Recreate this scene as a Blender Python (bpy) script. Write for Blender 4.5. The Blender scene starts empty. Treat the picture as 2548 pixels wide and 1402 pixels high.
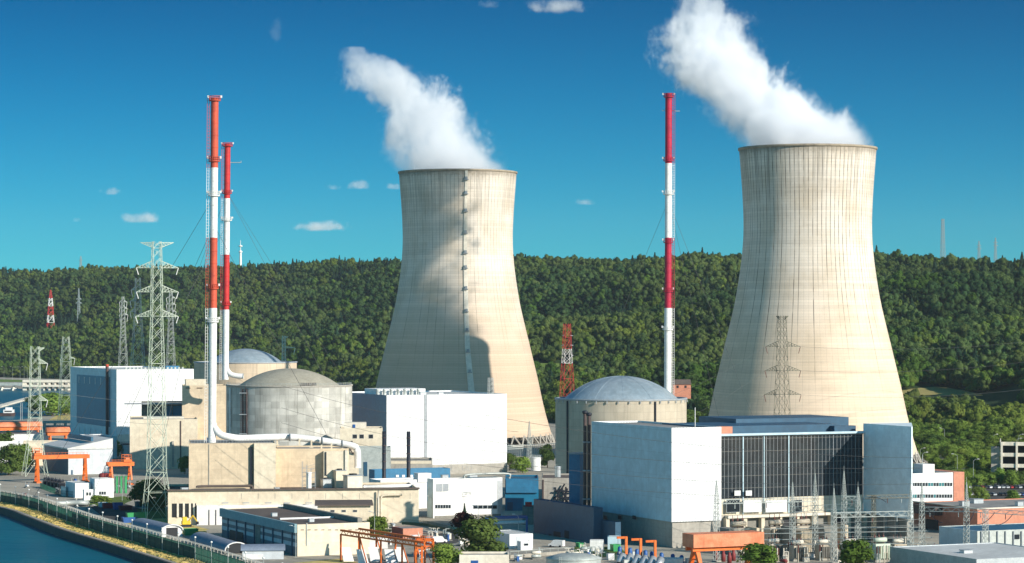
HAZE=2.2e-5
import bpy, math, random
import numpy as np
from mathutils import Vector, noise as mnoise
random.seed(7); RNG=np.random.default_rng(11)
# ---------------------------------------------------------------- survey: the camera's place and the plan grid of the plant
F=6500.0; HC=75.0; YH=798.0; CX=1274.0
SC=bpy.context.scene; COL=SC.collection
UX,UY=.912,.41            # along the building fronts
NX,NY=.41,-.912           # out of the fronts, towards the river
def gp(px,py,z=0.0):
    Y=F*(HC-z)/(py-YH); return Vector(((px-CX)*Y/F,Y,z))
def at(px,py,Y): return Vector(((px-CX)*Y/F,Y,HC-(py-YH)*Y/F))
def zz(py,Y): return HC-(py-YH)*Y/F
def xx(px,Y): return (px-CX)*Y/F
def yb(py,z=0.0): return F*(HC-z)/(py-YH)
# ---------------------------------------------------------------- mesh builder
class MB:
    def __init__(s): s.v=[]; s.f=[]; s.sm=[]
    def add(s,vs,fs,smooth=False):
        b=len(s.v); s.v+= [tuple(v) for v in vs]
        for f in fs: s.f.append(tuple(i+b for i in f)); s.sm.append(smooth)
        return s
    def prism(s,poly,z0,z1,cap=True):
        n=len(poly); a=sum(poly[i][0]*poly[(i+1)%n][1]-poly[(i+1)%n][0]*poly[i][1] for i in range(n))
        if a<0: poly=poly[::-1]
        z1s=z1 if hasattr(z1,'__len__') else [z1]*n
        if a<0 and hasattr(z1,'__len__'): z1s=list(z1)[::-1]
        vs=[(p[0],p[1],z0) for p in poly]+[(p[0],p[1],z1s[i]) for i,p in enumerate(poly)]
        fs=[(i,(i+1)%n,n+(i+1)%n,n+i) for i in range(n)]
        if cap: fs+=[tuple(range(n-1,-1,-1)),tuple(range(n,2*n))]
        return s.add(vs,fs)
    def box(s,c,d,rz=0.0):
        x,y=d[0]/2,d[1]/2; co,si=math.cos(rz),math.sin(rz)
        return s.prism([(c[0]+co*a-si*b,c[1]+si*a+co*b) for a,b in ((-x,-y),(x,-y),(x,y),(-x,y))],c[2],c[2]+d[2])
    def tube(s,p,q,r,n=4,r2=None,smooth=None,cap=False):
        p=Vector(p);q=Vector(q); d=q-p
        if d.length<1e-6: return s
        d.normalize(); a=Vector((0,0,1)) if abs(d.z)<.95 else Vector((1,0,0))
        u=d.cross(a).normalized(); w=d.cross(u); r2=r if r2 is None else r2; vs=[]
        for c,rr in ((p,r),(q,r2)):
            for i in range(n):
                t=2*math.pi*(i+.5)/n; vs.append(c+(u*math.cos(t)+w*math.sin(t))*rr)
        fs=[(i,n+i,n+(i+1)%n,(i+1)%n) for i in range(n)]
        if cap: fs+=[tuple(range(n)),tuple(range(2*n-1,n-1,-1))]
        return s.add(vs,fs,n>6 if smooth is None else smooth)
    def path(s,pts,r,n=8):
        pts=[Vector(p) for p in pts]; rings=[]; m=len(pts); up=Vector((0,0,1))
        for i,p in enumerate(pts):
            d=(pts[min(i+1,m-1)]-pts[max(i-1,0)]).normalized()
            a=up if abs(d.z)<.9 else Vector((NX,NY,0))
            u=d.cross(a).normalized(); w=d.cross(u)
            if i and u.dot(pu)<0: u=-u;w=-w
            pu=u
            rings.append([p+(u*math.cos(2*math.pi*k/n)+w*math.sin(2*math.pi*k/n))*r for k in range(n)])
        vs=[v for g in rings for v in g]
        fs=[(i*n+k,i*n+(k+1)%n,(i+1)*n+(k+1)%n,(i+1)*n+k) for i in range(m-1) for k in range(n)]
        fs+=[tuple(range(n)),tuple((m-1)*n+k for k in range(n-1,-1,-1))]
        return s.add(vs,fs,n>5)
    def lathe(s,c,prof,n=48,a0=0,a1=2*math.pi,smooth=True):
        full=abs(a1-a0-2*math.pi)<1e-6; k=n if full else n+1; vs=[]
        for r,z in prof:
            for i in range(k):
                t=a0+(a1-a0)*i/n; vs.append((c[0]+r*math.cos(t),c[1]+r*math.sin(t),c[2]+z))
        fs=[(j*k+i,j*k+(i+1)%k,(j+1)*k+(i+1)%k,(j+1)*k+i) for j in range(len(prof)-1) for i in range(n)]
        return s.add(vs,fs,smooth)
    def sheet(s,pts): return s.add(pts,[tuple(range(len(pts)))])
    def build(s,name,mat,parent=None,**kw):
        me=bpy.data.meshes.new(name); o=bpy.data.objects.new(name,me)
        off=Vector((0,0,0))
        if parent is not None:
            p=parent
            while p is not None: off+=p.location; p=p.parent
        me.from_pydata([(x-off.x,y-off.y,z-off.z) for x,y,z in s.v],[],s.f)
        me.polygons.foreach_set('use_smooth',s.sm)
        me.materials.append(mat); me.update()
        COL.objects.link(o); o.parent=parent
        for k,v in kw.items(): o[k]=v
        return o
def thing(name,label,cat,loc,group=None):
    o=bpy.data.objects.new(name,None); COL.objects.link(o); o.location=loc; o.empty_display_size=.5
    o['label']=label; o['category']=cat
    if group: o['group']=group
    return o
def tag(o,label,cat,group=None,kind=None):
    o['label']=label; o['category']=cat
    if group: o['group']=group
    if kind: o['kind']=kind
    return o
def copy_tree(o,loc=None,rz=None,sc=None,label=None,parent=None):
    c=o.copy(); COL.objects.link(c)
    if parent is not None: c.parent=parent
    if loc is not None: c.location=loc
    if rz is not None: c.rotation_euler=(0,0,rz)
    if sc is not None: c.scale=sc if hasattr(sc,'__len__') else (sc,sc,sc)
    if label: c['label']=label
    for ch in list(o.children): copy_tree(ch,parent=c)
    return c
def rebase(o,loc):
    """put the mesh of a top-level object's vertices round a new origin"""
    d=Vector(loc)-o.location
    o.data.transform(__import__('mathutils').Matrix.Translation(-d)); o.location=loc; return o
# ---------------------------------------------------------------- materials
def lin(r,g,b): 
    f=lambda c:(c/255/12.92 if c/255<=.04045 else ((c/255+.055)/1.055)**2.4)
    return (f(r),f(g),f(b))
class NT:
    def __init__(s,tree): s.t=tree; s.n=tree.nodes; s.l=tree.links
    def node(s,ty,**kw):
        n=s.n.new(ty)
        for k,v in kw.items(): setattr(n,k,v)
        return n
    def link(s,a,b): s.l.new(a,b)
    def put(s,sock,v):
        if isinstance(v,bpy.types.NodeSocket): s.l.new(v,sock)
        else:
            if hasattr(v,'__len__') and sock.type=='RGBA' and len(v)==3: v=(*v,1)
            sock.default_value=v
    def math(s,op,a,b=0.0,c=None,clamp=False):
        n=s.node('ShaderNodeMath',operation=op,use_clamp=clamp); s.put(n.inputs[0],a); s.put(n.inputs[1],b)
        if c is not None: s.put(n.inputs[2],c)
        return n.outputs[0]
    def mix(s,f,a,b,mode='MIX'):
        n=s.node('ShaderNodeMix',data_type='RGBA',blend_type=mode); s.put(n.inputs['Factor'],f); s.put(n.inputs['A'],a) if 0 else None
        s.put(n.inputs[6],a); s.put(n.inputs[7],b); return n.outputs[2]
    def noise(s,vec,scale,detail=4,rough=.6,dist=0.0):
        n=s.node('ShaderNodeTexNoise'); s.put(n.inputs['Vector'],vec); n.inputs['Scale'].default_value=scale
        n.inputs['Detail'].default_value=detail; n.inputs['Roughness'].default_value=rough; n.inputs['Distortion'].default_value=dist
        return n.outputs['Fac']
    def mapr(s,v,a,b,c=0.0,d=1.0,smooth=True):
        n=s.node('ShaderNodeMapRange',interpolation_type='SMOOTHSTEP' if smooth else 'LINEAR')
        s.put(n.inputs['Value'],v)
        for k,x in (('From Min',a),('From Max',b),('To Min',c),('To Max',d)): s.put(n.inputs[k],x)
        return n.outputs['Result']
    def sep(s,v):
        n=s.node('ShaderNodeSeparateXYZ'); s.put(n.inputs[0],v); return n.outputs
    def comb(s,x,y,z):
        n=s.node('ShaderNodeCombineXYZ'); s.put(n.inputs[0],x);s.put(n.inputs[1],y);s.put(n.inputs[2],z); return n.outputs[0]
    def vmul(s,v,k):
        n=s.node('ShaderNodeVectorMath',operation='MULTIPLY'); s.put(n.inputs[0],v); s.put(n.inputs[1],k); return n.outputs[0]
    def obj(s): return s.node('ShaderNodeTexCoord').outputs['Object']
def newmat(name):
    m=bpy.data.materials.new(name); m.use_nodes=True; nt=NT(m.node_tree); nt.n.clear()
    out=nt.node('ShaderNodeOutputMaterial'); return m,nt,out
def bsdf(nt,out,col,rough=.8,metal=0.0,spec=.4,bump=None,bs=.3,bd=.1):
    b=nt.node('ShaderNodeBsdfPrincipled'); nt.put(b.inputs['Base Color'],col); nt.put(b.inputs['Roughness'],rough)
    nt.put(b.inputs['Metallic'],metal); nt.put(b.inputs['Specular IOR Level'],spec)
    if bump is not None:
        n=nt.node('ShaderNodeBump'); n.inputs['Strength'].default_value=bs; n.inputs['Distance'].default_value=bd
        nt.put(n.inputs['Height'],bump); nt.link(n.outputs[0],b.inputs['Normal'])
    nt.link(b.outputs[0],out.inputs['Surface']); return b
def M(name,c,c2=None,scale=.12,rough=.8,metal=0.0,spec=.35,streak=0.0,panel=None,pdark=.75,cyl=None,corr=None):
    """painted or bare surface: blotches, run-down streaks, panel joints, corrugation"""
    m,nt,out=newmat(name); o=nt.obj(); x,y,z=nt.sep(o)
    if cyl: q=nt.math('MULTIPLY',nt.math('ARCTAN2',y,x),cyl)
    else:
        u=nt.math('ADD',nt.math('MULTIPLY',x,UX),nt.math('MULTIPLY',y,UY)); n=nt.math('ADD',nt.math('MULTIPLY',x,NX),nt.math('MULTIPLY',y,NY))
        q=nt.math('ADD',u,n)
    c2=c2 or tuple(k*.78 for k in c)
    vec=nt.comb(q,0.0,z) if cyl else o
    f=nt.mapr(nt.noise(vec,scale,5,.65),.38,.68); col=nt.mix(f,c,c2)
    f2=nt.mapr(nt.noise(vec,scale*7,3,.6),.35,.75,.88,1.06); col=nt.mix(1.0,col,nt.comb(f2,f2,f2),'MULTIPLY')
    if streak:
        sv=nt.comb(nt.math('MULTIPLY',q,1.0),0.0,nt.math('MULTIPLY',z,.06))
        sf=nt.mapr(nt.noise(sv,.55,4,.7),.5,.78,0.0,streak); col=nt.mix(sf,col,tuple(k*.42 for k in c2))
    if panel:
        pu,pz,w=panel
        a=nt.math('LESS_THAN',nt.math('FRACT',nt.math('DIVIDE',q,pu)),w/pu); b=nt.math('LESS_THAN',nt.math('FRACT',nt.math('DIVIDE',z,pz)),w/pz)
        col=nt.mix(nt.math('MULTIPLY',nt.math('MAXIMUM',a,b),1-pdark),col,(0.02,.02,.02))
    h=None
    if corr:
        h=nt.math('SINE',nt.math('MULTIPLY',q,6.283/corr))
    bsdf(nt,out,col,rough,metal,spec,h,.5,.12); return m
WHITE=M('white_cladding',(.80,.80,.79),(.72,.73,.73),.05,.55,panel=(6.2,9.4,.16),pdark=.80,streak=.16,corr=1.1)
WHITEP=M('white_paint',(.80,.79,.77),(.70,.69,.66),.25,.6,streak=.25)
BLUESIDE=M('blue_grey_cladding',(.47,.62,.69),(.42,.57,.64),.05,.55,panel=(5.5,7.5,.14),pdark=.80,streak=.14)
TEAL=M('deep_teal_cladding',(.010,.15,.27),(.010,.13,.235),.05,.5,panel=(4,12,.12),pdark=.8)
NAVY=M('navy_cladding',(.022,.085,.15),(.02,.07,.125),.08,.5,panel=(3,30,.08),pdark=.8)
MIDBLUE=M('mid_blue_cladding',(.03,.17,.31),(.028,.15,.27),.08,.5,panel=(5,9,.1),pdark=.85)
BEIGE=M('beige_concrete',(.66,.53,.37),(.58,.46,.32),.07,.85,streak=.32,panel=(7.5,3.2,.09),pdark=.82)
BEIGE2=M('pale_beige_concrete',(.72,.63,.48),(.66,.56,.42),.07,.85,streak=.22,panel=(9,4.0,.09),pdark=.88)
CREAM=M('cream_render',(.74,.68,.57),(.68,.61,.50),.1,.8,streak=.25,panel=(8,8,.08),pdark=.85)
CONC=M('grey_concrete',(.40,.37,.32),(.32,.30,.26),.12,.85,streak=.35,panel=(5,2.6,.09),pdark=.75)
DKCONC=M('stained_concrete',(.24,.23,.20),(.17,.165,.15),.15,.85,streak=.4,panel=(5,3,.1),pdark=.7)
ROOFBR=M('brown_felt_roof',(.13,.10,.085),(.10,.08,.07),.08,.9,streak=0)
ROOFGR=M('grey_gravel_roof',(.30,.29,.27),(.22,.21,.20),.1,.9)
ROOFWH=M('pale_sheet_roof',(.62,.62,.60),(.52,.52,.50),.08,.6,panel=(4,60,.1),pdark=.85)
ROOFBL=M('blue_sheet_roof',(.03,.12,.20),(.025,.10,.17),.1,.55,panel=(3,60,.1))
DARK=M('dark_opening',(.012,.014,.017),(.02,.022,.025),.5,.6)
GLASS=M('window_glass',(.010,.016,.022),(.02,.03,.036),.3,.15,spec=.4)
TEALG=M('teal_blind_glass',(.02,.16,.19),(.03,.2,.2),.3,.2)
FRAME=M('grey_metal_frame',(.33,.36,.38),(.28,.30,.32),.5,.45)
STEEL=M('galvanised_steel',(.46,.49,.46),(.36,.39,.37),.4,.5,metal=.2)
PYLON=M('pale_green_lattice_steel',(.56,.62,.50),(.48,.54,.44),.3,.55)
PYLOND=M('weathered_lattice_steel',(.16,.155,.11),(.12,.12,.09),.3,.6)
PYLONF=M('distant_lattice_steel',(.30,.36,.36),(.26,.31,.32),.3,.6)
REDP=M('red_paint',(.52,.035,.035),(.42,.03,.03),.3,.55)
ORANGE=M('orange_crane_paint',(.78,.17,.025),(.66,.13,.02),.25,.5,streak=.15)
ORANGEP=M('faded_orange_sheet',(.74,.26,.13),(.62,.17,.07),.3,.6,streak=.3)
BRICK=M('salmon_brick',(.56,.24,.155),(.48,.19,.12),.15,.85,streak=.15,panel=(6,4,.08),pdark=.85)
GREENP=M('green_tank_paint',(.03,.30,.10),(.025,.24,.08),.3,.45)
FENCEG=M('dark_green_fence',(.012,.085,.055),(.010,.06,.04),.3,.55)
BLUEP=M('bright_blue_paint',(.02,.10,.32),(.02,.08,.25),.4,.45)
YELLOWP=M('yellow_machine_paint',(.75,.50,.03),(.6,.4,.03),.4,.5)
BROWNP=M('brown_stack_paint',(.085,.055,.05),(.06,.04,.04),.3,.6)
BLACKP=M('black_stack_paint',(.012,.016,.026),(.018,.02,.03),.3,.55)
SILVER=M('silver_sheet',(.55,.58,.60),(.45,.48,.5),.3,.35,metal=.5)
DOMEM=M('metal_dome_sheet',(.50,.58,.62),(.36,.45,.50),.07,.38,metal=.45)
DOMEC=M('weathered_dome_concrete',(.37,.34,.27),(.31,.285,.225),.1,.9,streak=.1)
WIREM=M('cable',(.10,.10,.10),(.08,.08,.08),1,.5)
PWHITE=M('galvanised_wire',(.5,.5,.47),None,1,.5)
PORC=M('brown_porcelain',(.16,.05,.04),(.1,.04,.03),.5,.3)
TRAFO=M('transformer_beige',(.50,.43,.33),(.40,.34,.26),.4,.6,streak=.3)
RUSTD=M('rust_red_machine',(.22,.03,.03),(.16,.03,.03),.5,.6)
def cyl_concrete(name,R,c,c2,dirt,nlines):
    m,nt,out=newmat(name); o=nt.obj(); x,y,z=nt.sep(o)
    q=nt.math('MULTIPLY',nt.math('ARCTAN2',y,x),R); vec=nt.comb(q,0.0,z)
    col=nt.mix(nt.mapr(nt.noise(vec,.09,5,.6),.35,.68),c,c2)
    # cast in panels: each with its own tone
    pw=2*math.pi*R/nlines
    iu=nt.math('FLOOR',nt.math('DIVIDE',q,pw)); iz=nt.math('FLOOR',nt.math('DIVIDE',z,3.1))
    wn=nt.node('ShaderNodeTexWhiteNoise'); wn.noise_dimensions='2D'; nt.put(wn.inputs['Vector'],nt.comb(iu,iz,0.0))
    pv=nt.mapr(wn.outputs['Value'],0,1,1-dirt*.3,1.0+dirt*.12,False); col=nt.mix(1.0,col,nt.comb(pv,pv,pv),'MULTIPLY')
    la=nt.math('LESS_THAN',nt.math('FRACT',nt.math('DIVIDE',q,pw)),.05); lb=nt.math('LESS_THAN',nt.math('FRACT',nt.math('DIVIDE',z,3.1)),.05)
    col=nt.mix(nt.math('MULTIPLY',nt.math('MAXIMUM',la,lb),.28),col,tuple(k*.3 for k in c))
    sv=nt.comb(q,0.0,nt.math('MULTIPLY',z,.07)); col=nt.mix(nt.mapr(nt.noise(sv,.45,5,.7),.5,.74,0.0,.25+dirt*.5),col,(.13,.12,.10))
    bsdf(nt,out,col,.85); return m
REACT2=cyl_concrete('patched_reactor_concrete',30,(.55,.53,.48),(.38,.37,.33),.85,46)
REACT1=cyl_concrete('beige_reactor_concrete',28,(.60,.48,.35),(.54,.43,.31),.25,30)
REACT3=cyl_concrete('ribbed_reactor_concrete',27,(.50,.43,.33),(.43,.37,.28),.25,64)
def tower_mat(name,seed,soot,low):
    m,nt,out=newmat(name); o=nt.obj(); x,y,z=nt.sep(o); NL=92
    ang=nt.math('ARCTAN2',y,x); q=nt.math('MULTIPLY',ang,44.0); vec=nt.comb(q,seed,z)
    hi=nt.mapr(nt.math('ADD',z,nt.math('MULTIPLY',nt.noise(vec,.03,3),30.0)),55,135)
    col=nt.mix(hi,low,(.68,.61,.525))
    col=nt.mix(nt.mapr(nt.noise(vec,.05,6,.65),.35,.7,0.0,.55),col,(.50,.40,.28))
    # horizontal casting lifts, tone changes from lift to lift
    lift=nt.math('FLOOR',nt.math('DIVIDE',z,1.45)); wn=nt.node('ShaderNodeTexWhiteNoise'); wn.noise_dimensions='1D'; nt.put(wn.inputs['W'],lift)
    lv=nt.mapr(wn.outputs['Value'],0,1,.90,1.04,False); col=nt.mix(1.0,col,nt.comb(lv,lv,lv),'MULTIPLY')
    hv=nt.comb(nt.math('MULTIPLY',q,.05),seed,z); col=nt.mix(nt.mapr(nt.noise(hv,.5,4,.7),.52,.75,0.0,.30),col,(.30,.25,.19))
    jl=nt.math('LESS_THAN',nt.math('FRACT',nt.math('DIVIDE',z,1.45)),.10); col=nt.mix(nt.math('MULTIPLY',jl,.22),col,(.12,.10,.08))
    # soot-dark rib lines running down from the rim, each of its own length
    fr=nt.math('ABSOLUTE',nt.math('SUBTRACT',nt.math('FRACT',nt.math('MULTIPLY',ang,NL/6.28318)),.5))
    iu=nt.math('FLOOR',nt.math('MULTIPLY',ang,NL/6.28318)); w2=nt.node('ShaderNodeTexWhiteNoise'); w2.noise_dimensions='1D'; nt.put(w2.inputs['W'],nt.math('ADD',iu,seed+.5))
    endz=nt.mapr(w2.outputs['Value'],0,1,50,128,False); fade=nt.mapr(nt.math('SUBTRACT',z,endz),-25,30,.10,1.0)
    brk=nt.mapr(nt.noise(nt.comb(q,seed+3,nt.math('MULTIPLY',z,.35)),.35,3),.32,.6,.35,1.0)
    line=nt.mapr(fr,.02,.11,1.0,0.0); col=nt.mix(nt.math('MULTIPLY',nt.math('MULTIPLY',line,fade),nt.math('MULTIPLY',brk,soot)),col,(.055,.05,.045))
    # stains hanging from the rim
    sv=nt.comb(q,seed,nt.math('MULTIPLY',z,.05)); top=nt.mapr(z,118,166,0.0,.9); col=nt.mix(nt.math('MULTIPLY',nt.mapr(nt.noise(sv,.30,5,.7),.45,.72),top),col,(.26,.235,.20))
    rim=nt.mapr(nt.math('ADD',z,nt.math('MULTIPLY',nt.noise(vec,.5,3),6.0)),163.5,167.5,0.0,.7); col=nt.mix(rim,col,(.20,.17,.13))
    bsdf(nt,out,col,.9,spec=.2,bump=nt.math('MULTIPLY',line,-1.0),bs=.3,bd=.1); return m
def foliage(name,dark,light,warm):
    m,nt,out=newmat(name)
    g=nt.node('ShaderNodeNewGeometry'); oi=nt.node('ShaderNodeObjectInfo')
    n1=nt.mapr(nt.noise(g.outputs['Position'],.35,3),.3,.7); col=nt.mix(n1,dark,light)
    col=nt.mix(nt.mapr(oi.outputs['Random'],0,1,0.0,.75,False),col,warm)
    n2=nt.mapr(nt.noise(nt.vmul(g.outputs['Position'],(.6,1.2,1)),.0075,4),.40,.60,0.0,.9); col=nt.mix(n2,col,tuple(k*.72 for k in dark))
    rr=nt.math('FRACT',nt.math('MULTIPLY',oi.outputs['Random'],17.3)); v=nt.mapr(rr,0,1,.74,1.30,False); col=nt.mix(1.0,col,nt.comb(v,v,v),'MULTIPLY')
    n3=nt.mapr(nt.noise(nt.vmul(g.outputs['Position'],(1,.6,1)),.0042,3),.44,.58,0.0,.32); col=nt.mix(n3,col,(warm[0]*1.15,warm[1]*1.05,warm[2]*.8)); b=nt.node('ShaderNodeBsdfDiffuse'); nt.put(b.inputs[0],col); t=nt.node('ShaderNodeBsdfTranslucent'); nt.put(t.inputs[0],col)
    mx=nt.node('ShaderNodeMixShader'); mx.inputs[0].default_value=.33; nt.link(b.outputs[0],mx.inputs[1]); nt.link(t.outputs[0],mx.inputs[2])
    nt.link(mx.outputs[0],out.inputs['Surface']); return m
LEAF=foliage('broadleaf_foliage',(.046,.098,.038),(.086,.150,.050),(.122,.156,.046))
LEAFB=foliage('bright_foliage',(.07,.145,.028),(.125,.22,.04),(.17,.20,.045))
CONIF=foliage('conifer_foliage',(.020,.056,.036),(.038,.084,.048),(.045,.075,.042))
NLEAF=foliage('near_foliage',(.075,.135,.035),(.13,.21,.055),(.15,.20,.05))
NLEAFB=foliage('near_bright_foliage',(.12,.21,.035),(.20,.31,.06),(.22,.28,.06))
PURPLE=foliage('purple_foliage',(.03,.010,.014),(.06,.018,.022),(.05,.02,.018))
BARK=M('bark',(.10,.075,.05),(.07,.05,.035),.6,.9)
# ---------------------------------------------------------------- building with a front (along U) and a left side
class Bld:
    def __init__(s,name,label,cat,pc,pr,yt,Y=None,ybs=None,pl=None,dep=None,z0=0.0,z1=None,wall=None,side=None,roof=None,group=None,par=.6,rname='roof',flat=True,ang=None):
        ang=math.atan(-(pc-CX)/F)-.004 if ang=='face' else ang; s.ux,s.uy=(UX,UY) if ang is None else (math.cos(ang),math.sin(ang)); s.nx,s.ny=s.uy,-s.ux
        s.Y=Y or F*(HC-z0)/(ybs-YH); s.X=xx(pc,s.Y); s.z0=z0; s.z1=z1 if z1 is not None else zz(yt,s.Y)
        k=(pr-CX)/F; s.L=(k*s.Y-s.X)/(s.ux-k*s.uy)
        if pl is not None:
            k=(pl-CX)/F; s.D=(k*s.Y-s.X)/(-s.nx+k*s.ny)
        else: s.D=dep
        s.root=thing(name,label,cat,(s.X,s.Y,z0),group); s.wall=wall or WHITE; s.side=side; s.par=par
        L,D,z1=s.L,s.D,s.z1; t=.4
        if flat:
            w=MB(); w.prism([s.q(0,0),s.q(L,0),s.q(L,-t),s.q(0,-t)],z0,z1)
            w.prism([s.q(L-t,-t),s.q(L,-t),s.q(L,-D),s.q(L-t,-D)],z0,z1)
            w.prism([s.q(t if s.side is None else t,-D+t),s.q(L-t,-D+t),s.q(L-t,-D),s.q(t,-D)],z0,z1)
            sd=w if s.side is None else MB()
            sd.prism([s.q(0,-t),s.q(t,-t),s.q(t,-D),s.q(0,-D)],z0,z1)
            w.build('wall',s.wall,s.root)
            if s.side is not None: sd.build('side_wall',s.side,s.root)
            MB().prism([s.q(t,-t),s.q(L-t,-t),s.q(L-t,-D+t),s.q(t,-D+t)],z1-par-.3,z1-par).build(rname,roof or ROOFGR,s.root)
    def q(s,u,n): return (s.X+s.ux*u+s.nx*n, s.Y+s.uy*u+s.ny*n)
    def p(s,u,n,z): return Vector((*s.q(u,n),z))
    def uf(s,px,n=0.0):
        x0,y0=s.q(0,n); k=(px-CX)/F; return (k*y0-x0)/(s.ux-k*s.uy)
    def ns(s,px):
        k=(px-CX)/F; return -(k*s.Y-s.X)/(-s.nx+k*s.ny)
    def fpt(s,px,py,n=0.0):
        u=s.uf(px,n); return u,zz(py,s.q(u,n)[1])
    def spt(s,px,py):
        n=s.ns(px); return n,zz(py,s.q(0,n)[1])
    def fbox(s,u0,u1,z0,z1,n0,n1):
        return MB().prism([s.q(u0,n0),s.q(u1,n0),s.q(u1,n1),s.q(u0,n1)],z0,z1)
    def win(s,x0,y0,x1,y1,mat=None,name='window',frame=FRAME,d=.12,label=None):
        u0,za=s.fpt(x0,y1); u1,zb=s.fpt(x1,y0); w=.12
        m=s.fbox(u0-w,u0,za-w,zb+w,.002,d); 
        m.prism([s.q(u1,.002),s.q(u1+w,.002),s.q(u1+w,d),s.q(u1,d)],za-w,zb+w)
        m.prism([s.q(u0,.002),s.q(u1,.002),s.q(u1,d),s.q(u0,d)],zb,zb+w); m.prism([s.q(u0,.002),s.q(u1,.002),s.q(u1,d),s.q(u0,d)],za-w,za)
        o=m.build(name,frame,s.root); s.fbox(u0,u1,za,zb,.003,.05).build('pane',mat or GLASS,o)
        return o
    def swin(s,x0,y0,x1,y1,mat=None,name='window',d=.1):
        na,za=s.spt(x0,y1); nb,zb=s.spt(x1,y0)
        return MB().prism([s.q(-.003,na),s.q(-.003,nb),s.q(-d,nb),s.q(-d,na)],za,zb).build(name,mat or GLASS,s.root)
    def slab(s,x0,y0,x1,y1,mat,name,d=.25,label=None):
        u0,za=s.fpt(x0,y1); u1,zb=s.fpt(x1,y0); return s.fbox(u0,u1,za,zb,.003,d).build(name,mat,s.root)
def U2(p,u,n=0.0,z=0.0): return Vector((p[0]+UX*u+NX*n,p[1]+UY*u+NY*n,p[2]+z))
# ================================================================ camera, light, sky
cam=bpy.data.cameras.new('camera'); co=bpy.data.objects.new('camera',cam); COL.objects.link(co)
co.location=(0,0,HC); co.rotation_euler=(math.pi/2,0,0)
cam.sensor_width=36; cam.lens=36*F/2548; cam.shift_y=(YH-701)/2548; cam.clip_start=5; cam.clip_end=60000
SC.camera=co
EL=math.radians(23.5); SH=Vector((.78,-.62)).normalized()
S3=Vector((SH.x*math.cos(EL),SH.y*math.cos(EL),math.sin(EL)))
sl=bpy.data.lights.new('sun','SUN'); so=bpy.data.objects.new('sun',sl); COL.objects.link(so)
sl.energy=5.0; sl.angle=math.radians(.5); sl.color=(1.0,.93,.82); so.rotation_euler=S3.to_track_quat('Z','Y').to_euler(); so.location=(400,-300,400)
w=bpy.data.worlds.new('World'); SC.world=w; w.use_nodes=True; nt=NT(w.node_tree); nt.n.clear()
sky=nt.node('ShaderNodeTexSky'); sky.sky_type='NISHITA'; sky.sun_disc=False; sky.sun_elevation=EL; sky.sun_rotation=math.atan2(SH.x,SH.y)
sky.altitude=300; sky.air_density=.8; sky.dust_density=.15; sky.ozone_density=5.0
hs=nt.node('ShaderNodeHueSaturation'); hs.inputs['Saturation'].default_value=1.42; hs.inputs['Hue'].default_value=.485; nt.link(sky.outputs[0],hs.inputs['Color'])
tc=nt.node('ShaderNodeTexCoord'); dx_,dy_,dz_=nt.sep(tc.outputs['Generated'])
away=nt.mapr(dy_,.35,.92)                       # deepest blue in the quarter of the sky turned from the sun
vt=nt.mix(nt.mapr(dz_,.015,.125,0,1,False),(.10,.455,.555),(.0,.205,.28))
tint=nt.mix(1.0,hs.outputs[0],nt.mix(away,(1.12,.97,.78),vt),'MULTIPLY')
bg=nt.node('ShaderNodeBackground'); bg.inputs['Strength'].default_value=.13; nt.link(tint,bg.inputs['Color'])
ow=nt.node('ShaderNodeOutputWorld'); nt.link(bg.outputs[0],ow.inputs['Surface'])
SC.view_settings.view_transform='Standard'; SC.view_settings.look='None'; SC.view_settings.exposure=.42; SC.view_settings.gamma=1
SC.cycles.volume_bounces=12; SC.cycles.max_bounces=12; SC.cycles.volume_step_rate=1.0; SC.cycles.volume_max_steps=256
SC.cycles.use_denoising=True
# ================================================================ ground, river, hills
def structure(o): o['kind']='structure'; return o
def ground_mat(name,c,c2,c3,s=.03):
    m,nt,out=newmat(name); o=nt.obj(); col=nt.mix(nt.mapr(nt.noise(o,s,6,.65),.4,.62),c,c2)
    col=nt.mix(nt.mapr(nt.noise(o,s*5,5,.7),.52,.72),col,c3); f=nt.mapr(nt.noise(o,s*40,3),.3,.7,.8,1.1); col=nt.mix(1.0,col,nt.comb(f,f,f),'MULTIPLY')
    bsdf(nt,out,col,.95,spec=.15); return m
YARD=ground_mat('yard_gravel',(.40,.36,.29),(.30,.275,.23),(.48,.43,.34))
ASPH=ground_mat('asphalt',(.085,.083,.08),(.065,.063,.06),(.11,.105,.10),.08)
PAVE=ground_mat('pale_concrete_paving',(.36,.33,.28),(.28,.26,.22),(.42,.39,.33),.1)
GRASS=ground_mat('mown_grass',(.10,.15,.03),(.07,.11,.025),(.15,.17,.045),.06)
DRY=ground_mat('dry_grass',(.62,.46,.17),(.42,.35,.12),(.74,.58,.27),.10)
MEADOW=ground_mat('meadow',(.12,.19,.04),(.15,.21,.05),(.11,.17,.035),.02)
STUBBLE=ground_mat('stubble_field',(.34,.28,.11),(.30,.26,.10),(.26,.24,.08),.02)
HILLM=ground_mat('forest_floor',(.030,.055,.018),(.04,.065,.02),(.024,.045,.015),.02)
bank_px=[(-900,1176),(-400,1205),(-150,1238),(0,1264),(62,1285),(149,1318),(249,1348),(344,1378),(420,1402),(520,1437),(640,1480),(800,1540),(1100,1660)]
bank=[gp(x,y) for x,y in bank_px]
def smooth_line(pts,k=6):
    out=[]
    for i in range(len(pts)-1):
        p0=pts[max(i-1,0)];p1=pts[i];p2=pts[i+1];p3=pts[min(i+2,len(pts)-1)]
        for j in range(k):
            t=j/k; out.append(.5*((2*p1)+(p2-p0)*t+(2*p0-5*p1+4*p2-p3)*t*t+(3*p1-p0-3*p2+p3)*t*t*t))
    return out+[pts[-1]]
BANK=smooth_line(bank)
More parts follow.
